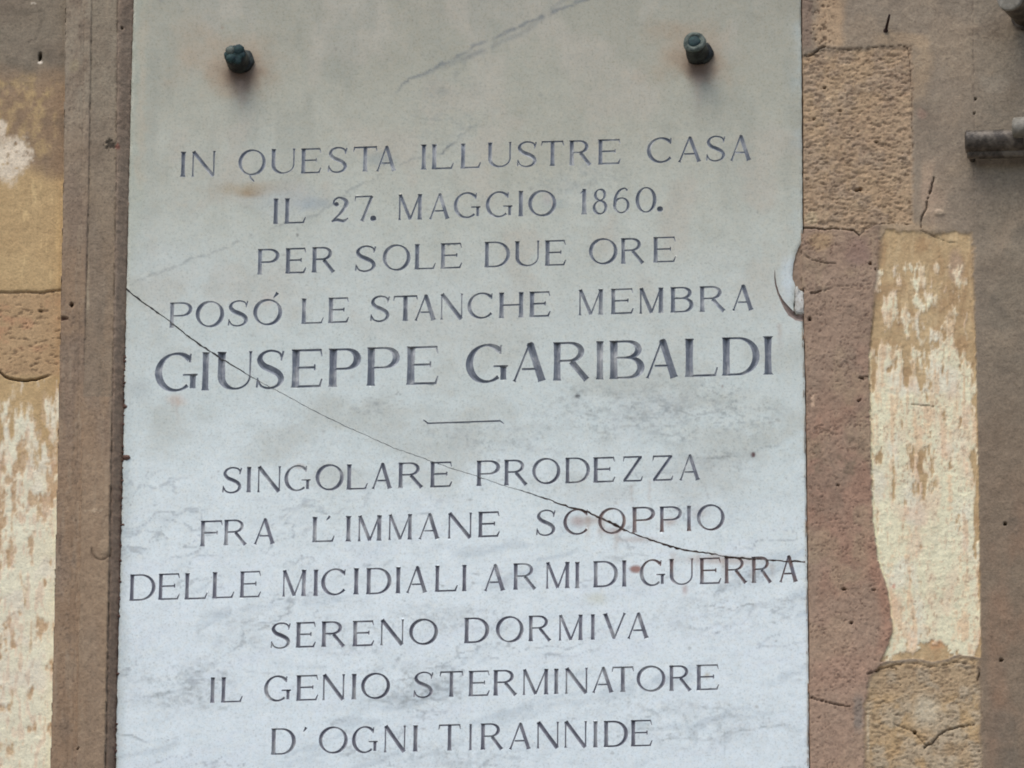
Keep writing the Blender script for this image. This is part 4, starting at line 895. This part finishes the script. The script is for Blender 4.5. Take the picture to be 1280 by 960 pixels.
# iron nail at the top right, bent upwards
nb0 = P(1108, 38.5, -.001)
nail = thing('iron_nail', 'small bent rusty nail sticking out of the plaster above the rough stone', 'nail', tuple(nb0))
def tube(name, pts, radii, mat, parent, seg_=12, label=None):
    vs_, fs_ = [], []; n_ = len(pts)
    for i, p in enumerate(pts):
        a, b_ = Vector(pts[max(0, i - 1)]), Vector(pts[min(n_ - 1, i + 1)]); z = (b_ - a).normalized()
        x = z.cross(Vector((.3, .2, 1))).normalized(); y = z.cross(x)
        for k in range(seg_):
            th = 2 * math.pi * k / seg_; vs_.append(tuple(Vector(p) + (x * math.cos(th) + y * math.sin(th)) * radii[i]))
    for i in range(n_ - 1):
        for k in range(seg_): k2 = (k + 1) % seg_; fs_.append([i * seg_ + k, i * seg_ + k2, (i + 1) * seg_ + k2, (i + 1) * seg_ + k])
    fs_.append(list(range(seg_))[::-1]); fs_.append([(n_ - 1) * seg_ + k for k in range(seg_)])
    return mesh_obj(name, vs_, fs_, mat, parent, None, True, label)
tube('shank', [nb0 + Vector((-.001, .004, 0)), nb0 + Vector((0, -.004, .001)), nb0 + Vector((.002, -.014, .004)), nb0 + Vector((.0045, -.024, .008)), nb0 + Vector((.006, -.030, .011))], [.0022, .0022, .002, .0019, .0016], M_nail, nail, 8)
tube('rust_collar', [nb0 + Vector((-.001, .003, 0)), nb0 + Vector((-.001, -.0025, 0))], [.0045, .003], M_nail, nail, 10)

# iron bar bracket at the right edge
pa = P(1209, 188, 0); pb = P(1420, 188, 0)
br = thing('iron_bracket', 'dark horizontal iron bar with a clamp, fixed to the render at the right', 'bracket', tuple(pa))
out = -.030
Zb = pa.z
shift_v = 0
y_ax = -.026
def BA(u_, v_, y_):      # plan point seen at u_, v_ when it stands y_ out of the wall
    return P(u_ - KX * (-y_), v_ - KY * (-y_), y_)
ax0 = BA(1205, 178, y_ax); ax1 = BA(1440, 172, y_ax)
lathe('bar', ax0, ax1, [(0, .0095), (.004, .0155), (.012, .0175), (.02, .0172), (.96, .0172), (1, .016)], M_iron, br, 30, .012, None, 0, 3)
lathe('lower_bar', BA(1208, 192, -.020), BA(1440, 188, -.020), [(0, .0065), (.006, .0085), (.97, .0085), (1, .007)], M_iron, br, 18, .02, None, 0, 4)
lathe('clamp', BA(1263, 161, -.045), BA(1320, 159, -.045), [(0, .009), (.03, .0145), (.08, .016), (.9, .016), (1, .013)], M_ironpale, br, 26, .02, None, 0, 6)
lathe('clamp_collar', BA(1277, 171, -.030), BA(1300, 170, -.030), [(0, .020), (.05, .0225), (.95, .0225), (1, .02)], M_iron, br, 26, .01, None, 0, 7)
lathe('wall_spike', BA(1213, 192, -.022), P(1216, 200, .01), [(0, .005), (.6, .0045), (1, .004)], M_iron, br, 12, .02, None, 0, 8)
lathe('wall_spike', BA(1400, 186, -.022), P(1400, 190, .01), [(0, .007), (.6, .0065), (1, .006)], M_iron, br, 12, .02, None, 0, 8)
# peg standing out of the wall at the top right corner
pg = P(1284, 20, 0); tip = to_screen_tip((1284, 20), .075, 1258.5 - 1284, -1.5 - 20)
peg = thing('iron_peg', 'thick round iron peg with a pale worn end, in the top right corner', 'peg', tuple(pg))
dd_ = tip - pg
lathe('shaft', pg - dd_ * .1, pg + dd_ * .95, [(0, .0195), (.9, .0195), (1, .0200)], M_iron, peg, 32, .012, None, 0, 3)
lathe('end_face', pg + dd_ * .93, pg + dd_, [(0, .0200), (.2, .0206), (.8, .0200), (1, .0178), (.93, .009), (.90, .002)], M_ironpale, peg, 32, .012, None, 0, 4)
lathe('collar', pg + dd_ * -.02, pg + dd_ * .14, [(0, .024), (.5, .025), (1, .022)], M_iron, peg, 28, .02, None, 0, 5)
